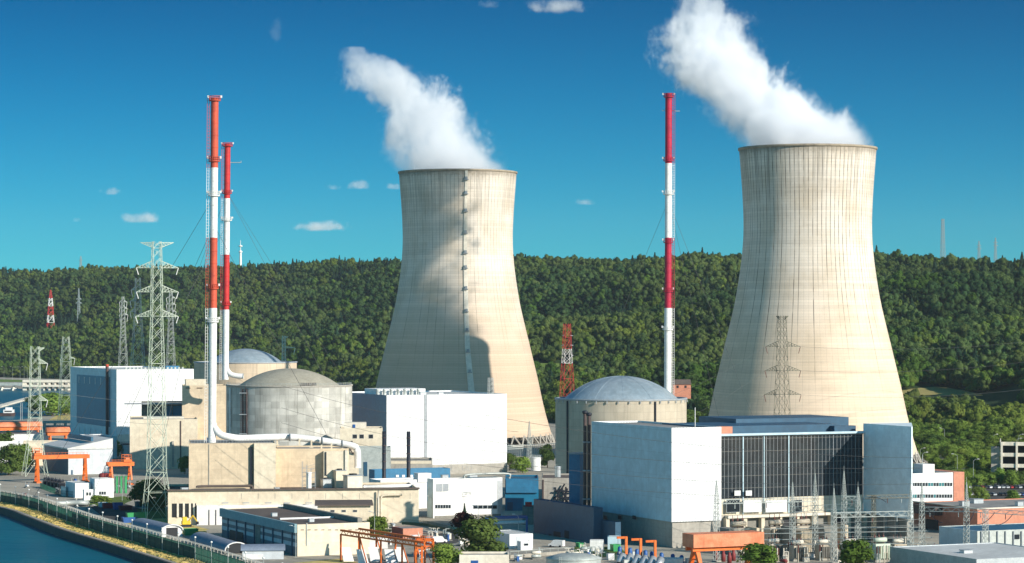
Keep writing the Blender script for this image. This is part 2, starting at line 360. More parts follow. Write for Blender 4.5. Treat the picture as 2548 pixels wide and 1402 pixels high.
land=MB(); lp=[(p.x,p.y,0) for p in BANK]+[(60,200,0),(2500,200,0),(9000,9000,0),(9000,30000,0),(-9000,30000,0),(-9000,3000,0),(BANK[0].x-900,BANK[0].y+300,0)]
# the land as fan strips from the bank inland, so the sheet stays simple
bx=[p for p in BANK]; inland=[Vector((-9000+ (11500*i/(len(bx)-1)),30000,0)) for i in range(len(bx))]
vs=[(p.x,p.y,0) for p in bx]+[(p.x,p.y,0) for p in inland]; n=len(bx)
land.add(vs,[(i,i+1,n+i+1,n+i) for i in range(n-1)])
land.add([(bx[-1].x,bx[-1].y,0),(2500,150,0),(9000,9000,0),(2500,30000,0)],[(0,1,2,3)])
structure(land.build('ground',YARD))
# quay wall, coping and the dry grass strip along the bank
def offset(line,d):
    out=[]
    for i,p in enumerate(line):
        t=(line[min(i+1,len(line)-1)]-line[max(i-1,0)]); t.z=0; t.normalize(); out.append(p+Vector((-t.y,t.x,0))*d)
    return out
def ribbon(line,d0,d1,z0,z1,mat,name,side=True):
    a=offset(line,d0);b=offset(line,d1); m=MB(); n=len(line)
    vs=[(p.x,p.y,z1) for p in a]+[(p.x,p.y,z1) for p in b]; fs=[(i,i+1,n+i+1,n+i) for i in range(n-1)]
    if side:
        vs+=[(p.x,p.y,z0) for p in a]+[(p.x,p.y,z0) for p in b]
        fs+=[(2*n+i,2*n+i+1,i+1,i) for i in range(n-1)]+[(n+i,n+i+1,3*n+i+1,3*n+i) for i in range(n-1)]
    m.add(vs,fs); return m.build(name,mat)
VIEW=[p for p in BANK]; QUAYM=M('wet_quay_stone',(.055,.055,.05),(.03,.032,.03),.3,.7,streak=.4)
tag(ribbon(VIEW,-.5,.6,-3.2,.25,QUAYM,'quay_wall'),'dark stone quay wall along the curved river bank','wall')
structure(ribbon(VIEW,.6,2.6,-.02,.10,PAVE,'bank_path'))
structure(ribbon(VIEW,2.6,9.2,0,.06,DRY,'grass_bank',False))
# tufts on the strip
def tuft_mesh(line,d0,d1,count,h,name,mat):
    m=MB(); L=offset(line,0)
    for k in range(count):
        i=random.randint(14,len(line)-14); f=random.random(); p=line[i].lerp(line[i+1],f); t=(line[i+1]-line[i]).normalized(); nrm=Vector((-t.y,t.x,0))
        c=p+nrm*(random.uniform(d0,d1)); s=random.uniform(.3,.8); a=random.random()*3.14
        dx,dy=math.cos(a)*s,math.sin(a)*s; hh=h*random.uniform(.4,1.2)
        m.add([(c.x-dx,c.y-dy,.05),(c.x+dx,c.y+dy,.05),(c.x+dx*1.2+.2,c.y+dy*1.2,.05+hh),(c.x-dx*.8+.2,c.y-dy*.8,.05+hh*.8)],[(0,1,2,3)])
    o=m.build(name,mat); o['kind']='stuff'; return o
tag(tuft_mesh(BANK,2.8,9.0,6500,.55,'grass',DRY),'dry yellow grass tufts along the river bank','grass',kind='stuff')
wm,nt,out=newmat('river_water'); o=nt.obj()
h=nt.math('ADD',nt.noise(nt.vmul(o,(.35,.9,1)),.5,4,.6),nt.math('MULTIPLY',nt.noise(nt.vmul(o,(.06,.12,1)),.4,3),2.0))
b=bsdf(nt,out,nt.mix(nt.mapr(nt.noise(nt.vmul(o,(.012,.04,1)),.6,5),.35,.7),(.001,.085,.115),(.004,.115,.14)),.3,spec=.18,bump=h,bs=.9,bd=.6)
structure(MB().sheet([(-1500,150,-2.4),(400,150,-2.4),(400,1900,-2.4),(-1500,1900,-2.4)]).build('river',wm))
W2=[gp(x,y,.05) for x,y in ((-700,1046),(30,1046),(90,1040),(150,1026),(176,1010),(190,985),(150,968),(-700,968))]
structure(MB().sheet(W2).build('upper_river',wm))
def patch(pts,z,mat,name): return structure(MB().sheet([gp(x,y,z) for x,y in pts]).build(name,mat))
# ---- hills
PXS=[-700,0,600,1000,1300,1700,2200,2400,2548,3300]
YF_=[3700,3450,3000,2400,1950,1720,1480,1440,1410,1340]
YR_=[4800,4500,4200,3800,3500,3250,2950,2800,2700,2500]
SKX=[-700,0,60,110,160,300,480,600,690,760,830,960,1000,1280,1400,1500,1560,1690,1760,1840,2170,2260,2330,2380,2440,2548,3300]
SKY_=[668,660,661,668,661,659,657,653,649,644,641,641,640,634,636,640,637,629,625,630,622,624,632,636,639,637,640]
TREEH=17.0
def terr(px,Y):
    yf=np.interp(px,PXS,YF_); yr=np.interp(px,PXS,YR_); t=(Y-yf)/(yr-yf)
    zr=HC+(YH-np.interp(px,SKX,SKY_))*yr/F-TREEH
    tc=np.clip(t,0,1); z=zr*(.80*tc+.20*tc*tc*(3-2*tc))
    X=(px-CX)*Y/F
    bump=(np.sin(Y*.013+X*.004+1.0)*9+np.sin(Y*.021-X*.009)*6.0+np.sin(X*.016+Y*.005-2.6)*7.0+np.sin(X*.031-Y*.011+2)*3.0)*np.clip(t*4,0,1)*np.clip((1.0-t)*5,0,1)
    z=z+bump; z=np.where(t>1,zr-(t-1)*(t-1)*60,z); z=np.where(t<0,-1.5+t*20,z)
    return z,t
gx=np.linspace(-600,3200,150); gt=np.linspace(-.02,1.45,95)
PX,T=np.meshgrid(gx,gt,indexing='ij'); YY=np.interp(PX,PXS,YF_)+T*(np.interp(PX,PXS,YR_)-np.interp(PX,PXS,YF_))
ZZ,_=terr(PX,YY); XX=(PX-CX)*YY/F
hv=np.stack([XX,YY,ZZ],-1).reshape(-1,3); n1,n2=PX.shape
hm=MB(); hm.add([tuple(v) for v in hv],[(i*n2+j,(i+1)*n2+j,(i+1)*n2+j+1,i*n2+j+1) for i in range(n1-1) for j in range(n2-1)],True)
structure(hm.build('hillside',HILLM))
def ray_hill(px,py):
    for Y in np.arange(np.interp(px,PXS,YF_)-40,5000,4.0):
        z,t=terr(px,Y)
        if zz(py,Y)<=max(float(z),0): return at(px,py,Y)
    return at(px,py,3000)
# fields lying on the hill
FIELDS=[]
def field(name,x0,x1,y0,y1,mat,k=12,edge=None,top=None):
    m=MB(); ya=np.linspace(y0,y1,6); xa=np.linspace(x0,x1,k); vs=[]
    # real outline: from the place seen at the patch's lower edge to that at its upper edge
    for x in xa:
        pa=ray_hill(x,edge(x) if edge else y1); Ya=pa.y; Yb=ray_hill(x,top(x) if top else y0).y
        for f in np.linspace(0,1,10):
            Y=Ya+(Yb-Ya)*f; z,_=terr(x,Y); vs.append((xx(x,Y),Y,max(float(z),0)+.35))
        FIELDS.append((x-(x1-x0)/(k-1)*.6,x+(x1-x0)/(k-1)*.6+(100 if x>x1-1 and x>2000 else 30 if x>x1-1 else 0),Ya-(110 if x0>2000 else 60),Yb))
    m.add(vs,[(i*10+j,(i+1)*10+j,(i+1)*10+j+1,i*10+j+1) for i in range(k-1) for j in range(9)],True)
    return structure(m.build(name,mat))
field('meadow',1318,1392,908,932,MEADOW); field('stubble_field',2225,2445,964,987,STUBBLE,16,top=lambda x:987-21*math.sin(math.pi*(.12+.87*(x-2225)/220)))
# ================================================================ trees
def leafquads(m,c,nrm,s):
    nrm=Vector(nrm).normalized(); a=nrm.cross(Vector((random.gauss(0,1),random.gauss(0,1),random.gauss(0,1)))).normalized(); b=nrm.cross(a)
    k=random.uniform(.6,1.1)*s; l=random.uniform(.5,.9)*s; c=Vector(c)
    m.add([c-a*k,c+b*l-a*k*.1,c+a*k,c-b*l*.8+a*k*.1],[(0,1,2,3)])
def crown_mesh(seed,kind,nl,near=False):
    """unit crown: about 1 wide, base at 0.12, top at 1"""
    random.seed(seed); m=MB()
    if kind=='conifer':
        for i in range(nl):
            h=random.random()**.8; r=(1-h)*.30*(.75+.5*random.random())*(1.0 if (h*9)%1<.6 else .72); a=random.random()*6.283
            nrm=Vector((math.cos(a),math.sin(a),.55+random.uniform(-.2,.4)))
            leafquads(m,(r*math.cos(a),r*math.sin(a),.06+h*.94),nrm,.065+.05*(1-h))
        m.lathe((0,0,0),[(.19,.08),(.15,.35),(.08,.7),(.01,1.0)],7)
    else:
        lumps=[]; nlump=random.randint(9,13)
        for i in range(nlump):
            a=i/nlump*6.283*1.9+random.uniform(-.4,.4); rr=random.uniform(.04,.40); z=random.uniform(.17 if near else .30,.84); rr*=1.0-.75*max(0,(z-.5))*1.6
            lumps.append((Vector((rr*math.cos(a),rr*math.sin(a),z)),random.uniform(.12,.25)))
        lumps.append((Vector((random.uniform(-.06,.06),random.uniform(-.06,.06),.80)),.17)); per=nl//len(lumps)
        for c,r in lumps:
            for j in range(per):
                d=Vector((random.gauss(0,1),random.gauss(0,1),random.gauss(0,1))).normalized()
                if d.z<-.55: d.z*=-1
                q=c+d*r*(random.uniform(.70,1.38) if near else random.uniform(.82,1.08)); q.z=max(q.z,.04 if near else .13)
                leafquads(m,q,d+Vector((random.gauss(0,.22),random.gauss(0,.22),random.gauss(0,.22))),.060*(.8 if near else 1)*random.uniform(.7,1.3))
            # leafy heart of the lump
            vs=[];
            for k in range(10):
                zc=1-2*(k+.5)/10; ra=math.sqrt(1-zc*zc); an=k*2.4; vs.append(c+Vector((ra*math.cos(an),ra*math.sin(an),zc))*r*.72)
            hk=.66 if near else 1.0; m.lathe(c,[(.02,-r*.85*hk),(r*.68*hk,-r*.5*hk),(r*.87*hk,0.0),(r*.68*hk,r*.5*hk),(.02,r*.86*hk)],7)
    me=bpy.data.meshes.new('crown'); me.from_pydata(m.v,[],m.f); me.polygons.foreach_set('use_smooth',m.sm); me.update(); return me
def trunk_mesh(seed,conifer=False):
    random.seed(seed); m=MB(); m.tube((0,0,-.03),(0.01,0,.42),.030,7,.016)
    if conifer: m.tube((.01,0,.42),(0,0,.9),.016,6,.004)
    else:
        for i in range(5):
            a=i*1.26+random.random(); h=random.uniform(.24,.42); m.tube((0.005,0,h),(math.cos(a)*.25,math.sin(a)*.25,h+.28),.011,5,.004)
    me=bpy.data.meshes.new('trunk'); me.from_pydata(m.v,[],m.f); me.materials.append(BARK); me.update(); return me
KINDS=[('broad',LEAF),('broad',LEAF),('broad',LEAFB),('broad',LEAF),('conifer',CONIF),('conifer',CONIF)]
FARM=[]
for i,(k,mm) in enumerate(KINDS):
    me=crown_mesh(40+i,k,420 if k=='broad' else 220); me.materials.append(mm); FARM.append(me)
NEARM=[]
for i,(k,mm) in enumerate([('broad',NLEAF),('broad',NLEAFB),('broad',NLEAF),('conifer',CONIF),('broad',PURPLE),('broad',NLEAFB)]):
    me=crown_mesh(140+i,k,2600,True); me.materials.append(mm); NEARM.append((me,trunk_mesh(140+i,k=='conifer')))
random.seed(5)
def tree(name,label,loc,w,h,kind=0,group=None,cat='tree'):
    r=thing(name,label,cat,loc,group); r.rotation_euler=(0,0,random.random()*6.28); r.scale=(w,w,h)
    me,tk=NEARM[kind]
    a=bpy.data.objects.new('crown',me); COL.objects.link(a); a.parent=r
    b=bpy.data.objects.new('trunk',tk); COL.objects.link(b); b.parent=r; return r
# forest points
sp=7.5; ys=np.arange(1250,5000,sp); pts=[]
for Y in ys:
    s=sp*(1+max(0,(Y-2200))/4200); xs=np.arange(-1750*Y/F,1900*Y/F,s); xs=xs+RNG.uniform(-.45,.45,len(xs))*s
    if RNG.random()>sp/s: continue
    yj=Y+RNG.uniform(-.45,.45,len(xs))*sp*(s/sp); px=CX+F*xs/yj; z,t=terr(px,yj)
    ok=(t>.004)&(t<1.10)&(px>-420)&(px<3120)
    for x,y,zv,p,tt in zip(xs[ok],yj[ok],z[ok],px[ok],t[ok]): pts.append((x,y,zv,p,tt))
P=np.array(pts); keep=np.ones(len(P),bool)
for a,b_,c,d in FIELDS: keep&=~((P[:,3]>a)&(P[:,3]<b_)&(P[:,1]>c)&(P[:,1]<d))
# clearings near the foot on the right where shrubs and lawn lie
P=P[keep]
nzv=np.array([mnoise.noise(Vector((p[0]*.006,p[1]*.004,3.1))) for p in P]); nz2=np.array([mnoise.noise(Vector((p[0]*.02,p[1]*.015,9.1))) for p in P])
rnd=RNG.random(len(P))
conif=((P[:,4]>.90)&(rnd<.45)&(nzv>-.25))|((nzv>.42)&(rnd<.7)&(P[:,4]>.3))
scl=(7.5+10*RNG.random(len(P))**1.4)*np.where(conif,1.08,1.0); hsc=scl*RNG.uniform(.85,1.15,len(P))*np.where(P[:,4]<.05,.75,1.0)
hsc=np.where(P[:,4]>.9,hsc*RNG.uniform(.75,1.1,len(P)),hsc)
kd=np.where(conif,4+(rnd*97).astype(int)%2,np.where((P[:,4]<.22)&(nz2>.02),2,(rnd*991).astype(int)%4))
kd=np.where((kd==2)&(P[:,4]>.35)&(rnd*7%1<.75),0,kd); kd=np.where((~conif)&(nz2>.22)&(rnd*31%1<.55),2,kd); kd=np.where((nz2<-.30)&(rnd*17%1<.35),4,kd)
rs_=(P[:,3]>2180)&(P[:,4]<.30)&(rnd*13%1<np.where(P[:,4]<.13,.85,.35)); kd=np.where(rs_,2,kd); low_=(P[:,3]>2180)&(P[:,4]<.11); hsc=np.where(low_,hsc*.62,hsc); scl=np.where(low_,scl*.8,scl)
order=np.argsort(P[:,1]-np.abs(P[:,3]-1900)*.0)
front=[]
# ones that stand in plain sight nearest the plant become things of their own
cand=[i for i in order if (2190<P[i,3]<2580) or (870<P[i,3]<960) or (1320<P[i,3]<1400) or (1640<P[i,3]<1780)]
lim={'r':165,'m':40,'c':32,'l':20}; cnt=dict.fromkeys(lim,0)
for i in cand:
    k='r' if P[i,3]>2190 else 'l' if P[i,3]<960 else 'm' if P[i,3]>1600 else 'c'
    if cnt[k]<lim[k]: cnt[k]+=1; front.append(i)
fs_=set(front); place={'r':'on the slope right of the right cooling tower','m':'beside the pale lower chimney shaft','c':'right of the shaded cooling tower','l':'between the old reactor and shaded cooling tower'}
GN={2:'bright green bushy broadleaf tree',0:'dark green round broadleaf tree',1:'dark green round broadleaf tree',3:'dark green round broadleaf tree',4:'slim dark conifer tree',5:'slim dark conifer tree'}
for i in front:
    k='r' if P[i,3]>2190 else 'l' if P[i,3]<960 else 'm' if P[i,3]>1600 else 'c'
    kk=int(kd[i]); lab=GN[kk]+' '+place[k]
    tree('conifer_tree' if kk>3 else 'broadleaf_tree',lab,(P[i,0],P[i,1],max(P[i,2],-.3)),scl[i]*1.12,hsc[i],{0:0,1:2,2:1,3:0,4:3,5:3}[kk],group=lab)
idx=[i for i in range(len(P)) if i not in fs_]
me=bpy.data.meshes.new('forest'); me.from_pydata([(P[i,0],P[i,1],P[i,2]-.6) for i in idx],[],[])
for nm,ar in (('scl',scl),('hsc',hsc)):
    a=me.attributes.new(nm,'FLOAT','POINT'); a.data.foreach_set('value',np.array([ar[i] for i in idx],np.float32))
a=me.attributes.new('rot','FLOAT','POINT'); a.data.foreach_set('value',RNG.uniform(0,6.28,len(idx)).astype(np.float32))
a=me.attributes.new('kd','INT','POINT'); a.data.foreach_set('value',np.array([int(kd[i]) for i in idx],np.int32))
forest=bpy.data.objects.new('forest',me); COL.objects.link(forest)
tag(forest,'dense mixed forest covering the hillside behind the plant','forest',kind='stuff')
fc=bpy.data.collections.new('forest_crowns')
for i,m_ in enumerate(FARM):
    o=bpy.data.objects.new('crown_%d'%i,m_); fc.objects.link(o)
ng=bpy.data.node_groups.new('forest_scatter','GeometryNodeTree'); ng.interface.new_socket('Geometry',in_out='INPUT',socket_type='NodeSocketGeometry'); ng.interface.new_socket('Geometry',in_out='OUTPUT',socket_type='NodeSocketGeometry')
g=NT(ng); gi=g.node('NodeGroupInput'); go=g.node('NodeGroupOutput')
ci=g.node('GeometryNodeCollectionInfo'); ci.inputs['Collection'].default_value=fc; ci.inputs['Separate Children'].default_value=True; ci.inputs['Reset Children'].default_value=True
def attr(nm,ty='FLOAT'):
    n=g.node('GeometryNodeInputNamedAttribute',data_type=ty); n.inputs['Name'].default_value=nm; return n.outputs['Attribute']
ip=g.node('GeometryNodeInstanceOnPoints'); ip.inputs['Pick Instance'].default_value=True
g.link(gi.outputs[0],ip.inputs['Points']); g.link(ci.outputs[0],ip.inputs['Instance']); g.link(attr('kd','INT'),ip.inputs['Instance Index'])
sc_=attr('scl'); g.link(g.comb(0.0,0.0,attr('rot')),ip.inputs['Rotation']); g.link(g.comb(sc_,sc_,attr('hsc')),ip.inputs['Scale'])
g.link(ip.outputs[0],go.inputs[0]); md=forest.modifiers.new('scatter','NODES'); md.node_group=ng
print('FOREST',len(P),'things',len(front))
# ================================================================ cooling towers
TPROF=[(57.4,5.5),(55,13.1),(51.8,25.4),(49.4,37.7),(46.4,50),(43.5,62.2),(40.5,74.5),(38.1,84.3),(35.7,99),(34.3,110),(33.7,118),(33.5,124),(33.7,132),(34.1,140),(34.7,149),(35.4,158),(36.0,165.6)]
def prof_r(z): return float(np.interp(z,[p[1] for p in TPROF],[p[0] for p in TPROF]))
def cool_tower(px,Y,label,mat,lift=False):
    c=(xx(px,Y),Y,0); t=thing('cooling_tower',label,'cooling tower',c,'cooling towers')
    zs=np.linspace(5.5,165.6,60); fz=[p[1] for p in TPROF]; 
    pr=[(prof_r(z),z) for z in zs]
    # smooth the profile
    r=np.array([p[0] for p in pr]); 
    for _ in range(6): r[1:-1]=(r[:-2]+2*r[1:-1]+r[2:])/4
    pr=list(zip(r,zs)); m=MB(); m.lathe(c,pr+[(r[-1]-.9,165.6)]+[(a-.9,b) for a,b in pr[::-1]]+[pr[0]],144); m.build('shell',mat,t)
    R=r[-1]; MB().lathe(c,[(R+.02,164.5),(R+.55,164.7),(R+.55,165.8),(R-1.2,165.8),(R-1.2,164.8)],144).build('rim',RIMM,t)
    for k in range(44):
        a=k/44*2*math.pi; 
        for s in (-1,1):
            b=a+s*math.pi/44
            MB().tube((c[0]+59.6*math.cos(a),c[1]+59.6*math.sin(a),-.3),(c[0]+57.0*math.cos(b),c[1]+57.0*math.sin(b),6.3),.55,6).build('column',CONC,t)
    MB().lathe(c,[(61.5,0),(61.5,1.4),(60.6,1.4),(60.6,0)],72).build('basin_wall',CONC,t)
    if lift:
        m=MB(); m2=MB(); pz=np.linspace(30,165,70); pl=[]
        for z in pz:
            a=-math.pi/2+np.interp(z,[30,60,120,165],[.185,.15,.155,.165]); rr=float(np.interp(z,zs,r)); w=np.interp(z,[30,80,165],[1.9,1.3,.8]); pl.append((a,rr,z,w))
        for (a,rr,z,w),(a2,r2,z2,w2) in zip(pl[:-1],pl[1:]):
            def q(a,rr,z,s,o): return (c[0]+(rr+o)*math.cos(a)-math.sin(a)*s,c[1]+(rr+o)*math.sin(a)+math.cos(a)*s,z)
            m.add([q(a,rr,z,-w,.5),q(a,rr,z,w,.5),q(a2,r2,z2,w2,.5),q(a2,r2,z2,-w2,.5),q(a,rr,z,-w,-.2),q(a,rr,z,w,-.2),q(a2,r2,z2,w2,-.2),q(a2,r2,z2,-w2,-.2)],[(0,1,2,3),(0,3,7,4),(1,5,6,2)])
        lf=m.build('lift_track',CREAM,t)
        for z in (159,150.5,140,127,115,106,93.5,80,68.5,56,44):
            a=-math.pi/2+np.interp(z,[30,60,120,165],[.185,.15,.155,.165]); rr=float(np.interp(z,zs,r)); 
            MB().box((c[0]+(rr+1)*math.cos(a),c[1]+(rr+1)*math.sin(a),z),(2.6,1.6,.5)).box((c[0]+(rr+1)*math.cos(a),c[1]+(rr+1)*math.sin(a)-.1,z+.6),(1.5,1.0,1.4)).build('landing',FRAME,t)
    return t
RIMM=M('stained_rim_concrete',(.36,.30,.22),(.25,.21,.16),.3,.9,streak=.4)
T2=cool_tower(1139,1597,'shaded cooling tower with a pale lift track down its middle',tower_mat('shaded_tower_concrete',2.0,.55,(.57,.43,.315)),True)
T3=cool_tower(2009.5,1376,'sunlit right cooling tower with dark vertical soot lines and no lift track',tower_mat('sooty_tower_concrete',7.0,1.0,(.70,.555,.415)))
# ================================================================ steam and clouds
def plume(name,label,c,ctr,rad,H,dens,seed,depth=0.0):
    """ctr, rad: (height, metres) lists. A closed hull round the drifting steam; the density thins out from the axis"""
    xm=max(abs(v) for _,v in ctr)+1; rm=max(v for _,v in rad)+1
    m,nt,out=newmat(name+'_vapour'); o=nt.obj(); x,y,z=nt.sep(o); zn=nt.math('DIVIDE',z,H,clamp=True)
    def curve(pts,sc,sgn):
        n=nt.node('ShaderNodeFloatCurve'); cv=n.mapping.curves[0]
        ps=[(a/H,sgn*b/sc) for a,b in pts]
        cv.points[0].location=ps[0]; cv.points[1].location=ps[-1]
        for p in ps[1:-1]: cv.points.new(*p)
        n.mapping.update(); nt.link(zn,n.inputs['Value']); return nt.math('MULTIPLY',n.outputs[0],sgn*sc)
    cx=curve(ctr,xm,-1); rr=curve(rad,rm,1)
    dx=nt.math('SUBTRACT',x,cx); dy=nt.math('SUBTRACT',y,nt.math('MULTIPLY',z,depth))
    d=nt.math('DIVIDE',nt.math('SQRT',nt.math('ADD',nt.math('MULTIPLY',dx,dx),nt.math('MULTIPLY',dy,dy))),rr)
    av=nt.comb(nt.math('ADD',x,seed*50.0),y,nt.math('MULTIPLY',z,.8))
    n1=nt.noise(av,.045,7,.66,.8); n2=nt.noise(av,.15,4,.7)
    amp=nt.mapr(z,0.0,H*.5,.9,3.2,False)
    nn=nt.math('ADD',nt.math('MULTIPLY',nt.math('SUBTRACT',n1,.5),amp),nt.math('MULTIPLY',nt.math('SUBTRACT',n2,.5),nt.math('MULTIPLY',amp,.6)))
    e=nt.math('ADD',nt.math('SUBTRACT',1.0,d),nn)
    s=nt.math('POWER',nt.mapr(e,-.12,.46),1.8); thin=nt.mapr(z,H*.6,H,1.0,.35)
    dn=nt.math('MULTIPLY',nt.math('MULTIPLY',s,thin),dens)
    v=nt.node('ShaderNodeVolumePrincipled'); v.inputs['Color'].default_value=(.955,.965,.985,1); v.inputs['Anisotropy'].default_value=-.05
    nt.put(v.inputs['Density'],dn); nt.link(v.outputs[0],out.inputs['Volume'])
    mb=MB(); prof=[]; zs=np.linspace(0,H,22); n=20; vs=[]
    for z_ in zs:
        cxx=np.interp(z_,[a for a,_ in ctr],[b for _,b in ctr]); k=1.02+.7*min(1,z_/(H*.35)); r=np.interp(z_,[a for a,_ in rad],[b for _,b in rad])*k
        if z_==0: r=min(r,34.4)
        for i in range(n):
            t=2*math.pi*i/n; vs.append((c[0]+cxx+r*math.cos(t),c[1]+z_*depth+r*math.sin(t),c[2]+z_))
    fs=[(i*n+k,i*n+(k+1)%n,(i+1)*n+(k+1)%n,(i+1)*n+k) for i in range(len(zs)-1) for k in range(n)]+[tuple(range(n-1,-1,-1)),tuple((len(zs)-1)*n+k for k in range(n))]
    mb.add(vs,fs); ob=mb.build(name,m); rebase(ob,c); tag(ob,label,'steam'); return ob
plume('steam_plume','white steam plume drifting left from the sunlit right cooling tower',(xx(2009.5,1376),1376,164.5),
  [(0,0),(8,-4),(15,-9),(26,-19),(36,-32),(47,-43),(55,-48),(68,-50),(80,-48),(95,-56)],[(0,35),(8,34),(15,33),(26,29),(36,29),(47,29),(55,26),(68,22),(80,17),(95,8)],95,.145,1.0,.83)
plume('steam_plume','thinner steam plume drifting left from the shaded left cooling tower',(xx(1139,1597),1597,164.5),
  [(0,-2),(8,-6),(19,-11),(31,-17),(44,-25),(51,-34),(58,-42),(66,-50),(73,-58),(82,-66)],[(0,34.5),(8,33),(19,31),(31,28),(44,24),(51,26),(58,27),(66,23),(73,16),(82,8)],82,.08,2.3,.5)
def cloud(px0,px1,py0,py1,seed,dens=.012,Y=9000.0,label=''):
    cx_,w=(px0+px1)/2,(px1-px0)/2*Y/F; h=(py1-py0)/2*Y/F; c=at(cx_,(py0+py1)/2,Y)
    m,nt,out=newmat('cloud_vapour'); o=nt.obj(); x,y,z=nt.sep(o)
    d2=nt.math('SQRT',nt.math('ADD',nt.math('ADD',nt.math('POWER',nt.math('DIVIDE',x,w),2.0),nt.math('POWER',nt.math('DIVIDE',y,w*.8),2.0)),nt.math('POWER',nt.math('DIVIDE',nt.math('ADD',z,h*.3),h*1.15),2.0)))
    n1=nt.noise(nt.comb(nt.math('ADD',x,seed*911.0),y,z),1.5/max(h*2.2,20),4,.6)
    e=nt.math('ADD',nt.math('SUBTRACT',.75,d2),nt.math('MULTIPLY',nt.math('SUBTRACT',n1,.5),2.2))
    dn=nt.math('MULTIPLY',nt.mapr(e,0,.5),nt.math('MULTIPLY',nt.mapr(z,-h*.95,-h*.6),dens))
    v=nt.node('ShaderNodeVolumePrincipled'); v.inputs['Color'].default_value=(.98,.98,.98,1); nt.put(v.inputs['Density'],dn); nt.link(v.outputs[0],out.inputs['Volume'])
    mb=MB(); mb.lathe((0,0,0),[(.01,-1),(.8,-.95),(1,-.3),(.9,.3),(.55,.8),(.01,1)],24); mb.v=[(c.x+a*w,c.y+b*w*.8,c.z+d*h) for a,b,d in mb.v]
    ob=mb.build('cloud',m); rebase(ob,c); tag(ob,label,'cloud'); m['vol']=1; return ob
cloud(240,308,458,488,1,.010,label='small flat cloud highest in the sky left of the tall chimneys')
cloud(288,422,518,558,2,.012,label='wide grey cloud above the big lattice pylon left of the chimneys')
cloud(172,208,538,554,3,.008,label='tiny cloud scrap at far left low in the sky')
cloud(715,885,542,578,4,.012,label='long low cloud between the chimney pair and the shaded tower')
cloud(852,932,442,474,5,.014,label='small round bright cloud left of the shaded cooling tower rim')
cloud(803,858,456,474,6,.006,label='thin faint wisp of cloud left of the small round cloud')
cloud(945,1008,448,474,7,.010,label='small cloud half hidden behind the shaded cooling tower rim')
cloud(1415,1490,490,512,8,.008,label='flat cloud between the shaded tower and the right chimney')
cloud(1290,1490,-14,34,9,.008,label='ragged cloud at the top edge between the two steam plumes')
cloud(1180,1250,-4,22,10,.004,label='faint cloud smudge at the top edge left of the ragged cloud')
cloud(662,716,14,126,17,.0032,label='upright torn shred of old steam high above the chimneys')
random.seed(21)
BOUNCEPALE=M('bounce_paled_cladding',(.80,.89,.92),(.77,.86,.89),.05,.5,panel=(9,8,.1),pdark=.88)  # wing's copy of the blue cladding, paled to put reflected light in its colour
# ================================================================ third turbine hall, right
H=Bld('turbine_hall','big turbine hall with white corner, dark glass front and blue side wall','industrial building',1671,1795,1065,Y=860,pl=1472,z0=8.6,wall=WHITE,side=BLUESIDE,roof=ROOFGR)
r=H.root; L0=H.L; UG=H.uf(2152); D0=H.D
H.fbox(.6,L0,0,8.59,-.7,-D0+.6).build('plinth',CONC,r)
H.fbox(L0+.003,UG-.003,0,36.2,-1.4,-D0).build('hall_body',CONC,r)
H.fbox(L0+.01,UG-.01,36.2,36.6,-1.0,-D0).build('roof',ROOFGR,r)
H.fbox(L0-.2,UG,36.6,37.3,-1.8,-.1).build('coping',BLUESIDE,r)
gl=H.fbox(L0+.1,UG-.1,15.6,36.55,-1.38,-1.2).build('curtain_glass',GLASS,r)
m=MB(); u=L0+.3; k=0
while u<UG:
    b=H.fbox(u,u+(.09 if k%6 else .16),10.3,36.58,-1.19,-1.15); m.add(b.v,b.f); u+=1.45; k+=1
m.build('mullions',FRAME,gl)
m=MB()
for z in np.arange(19,36,4.1):
    b=H.fbox(L0+.1,UG-.1,z,z+.09,-1.199,-1.15); m.add(b.v,b.f)
m.build('transoms',DKCONC,gl)
for fu,wd in ((.155,.35),(.30,.28),(.47,.4)): 
    u=L0+(UG-L0)*fu; H.fbox(u,u+wd,10.3,36.5,-1.07,-.9).build('pilaster',BLUESIDE,gl)
H.fbox(L0+.1,UG-.1,10.2,15.58,-1.39,-1.25).build('spandrel',BEIGE2,r)
for x0,x1 in ((1808,1840),(1850,1895),(1905,1958),(1972,1995)): H.win(x0,1244,x1,1275,WHITEP if x0 in(1850,1905) else GLASS).location.xyz=(0,0,0)
for x0,x1 in ((1827,1842),(1855,1870)): H.slab(x0,1221,x1,1234,WHITEP,'panel')
H.fbox(L0+2,UG+.01,9.2,10.1,-1.2,1.2).build('canopy',CREAM,r)
for i in range(9):
    u=L0+1.5+i*6.7; H.fbox(u,u+1.3,0,9.18,-1.35,.6).build('column',BEIGE2,r)
    if i<8: H.fbox(u+1.4,u+6.6,.05,8.4,-1.39,-1.3).build('bay_opening',DKCONC if i%3 else DARK,r)
pent=H.fbox(H.uf(1786),UG-6,36.62,39.5,-8,-40).build('penthouse',NAVY,r)
H.fbox(H.uf(1940),UG+12,36.63,40.9,-30,-57).build('rear_penthouse',NAVY,r)
H.fbox(L0+.3,L0+5.6,36.61,39.6,-6.5,-2.5).build('vent_house',BRICK,r)
H.fbox(UG-9,UG-.5,36.62,39.0,-7.98,-5).build('plant_room',NAVY,r)
tip=H.q(UG,28.9); MB().prism([H.q(UG+.003,-1),tip,(tip[0]+.4,tip[1]+.18),(137.2,897)],9.2,39.9).build('side_wing',BOUNCEPALE,r)
MB().prism([H.q(UG+.6,-1),(tip[0]-.6,tip[1]+2.5),(136.2,896)],0,9.18).build('recess_shade',DKCONC,r)  # dark prism standing in for the shade of the open recess
for i in range(4): MB().box((*H.q(UG+.1,6+6.8*i),0),(1,1,9.19),.4).build('column',CONC,r)
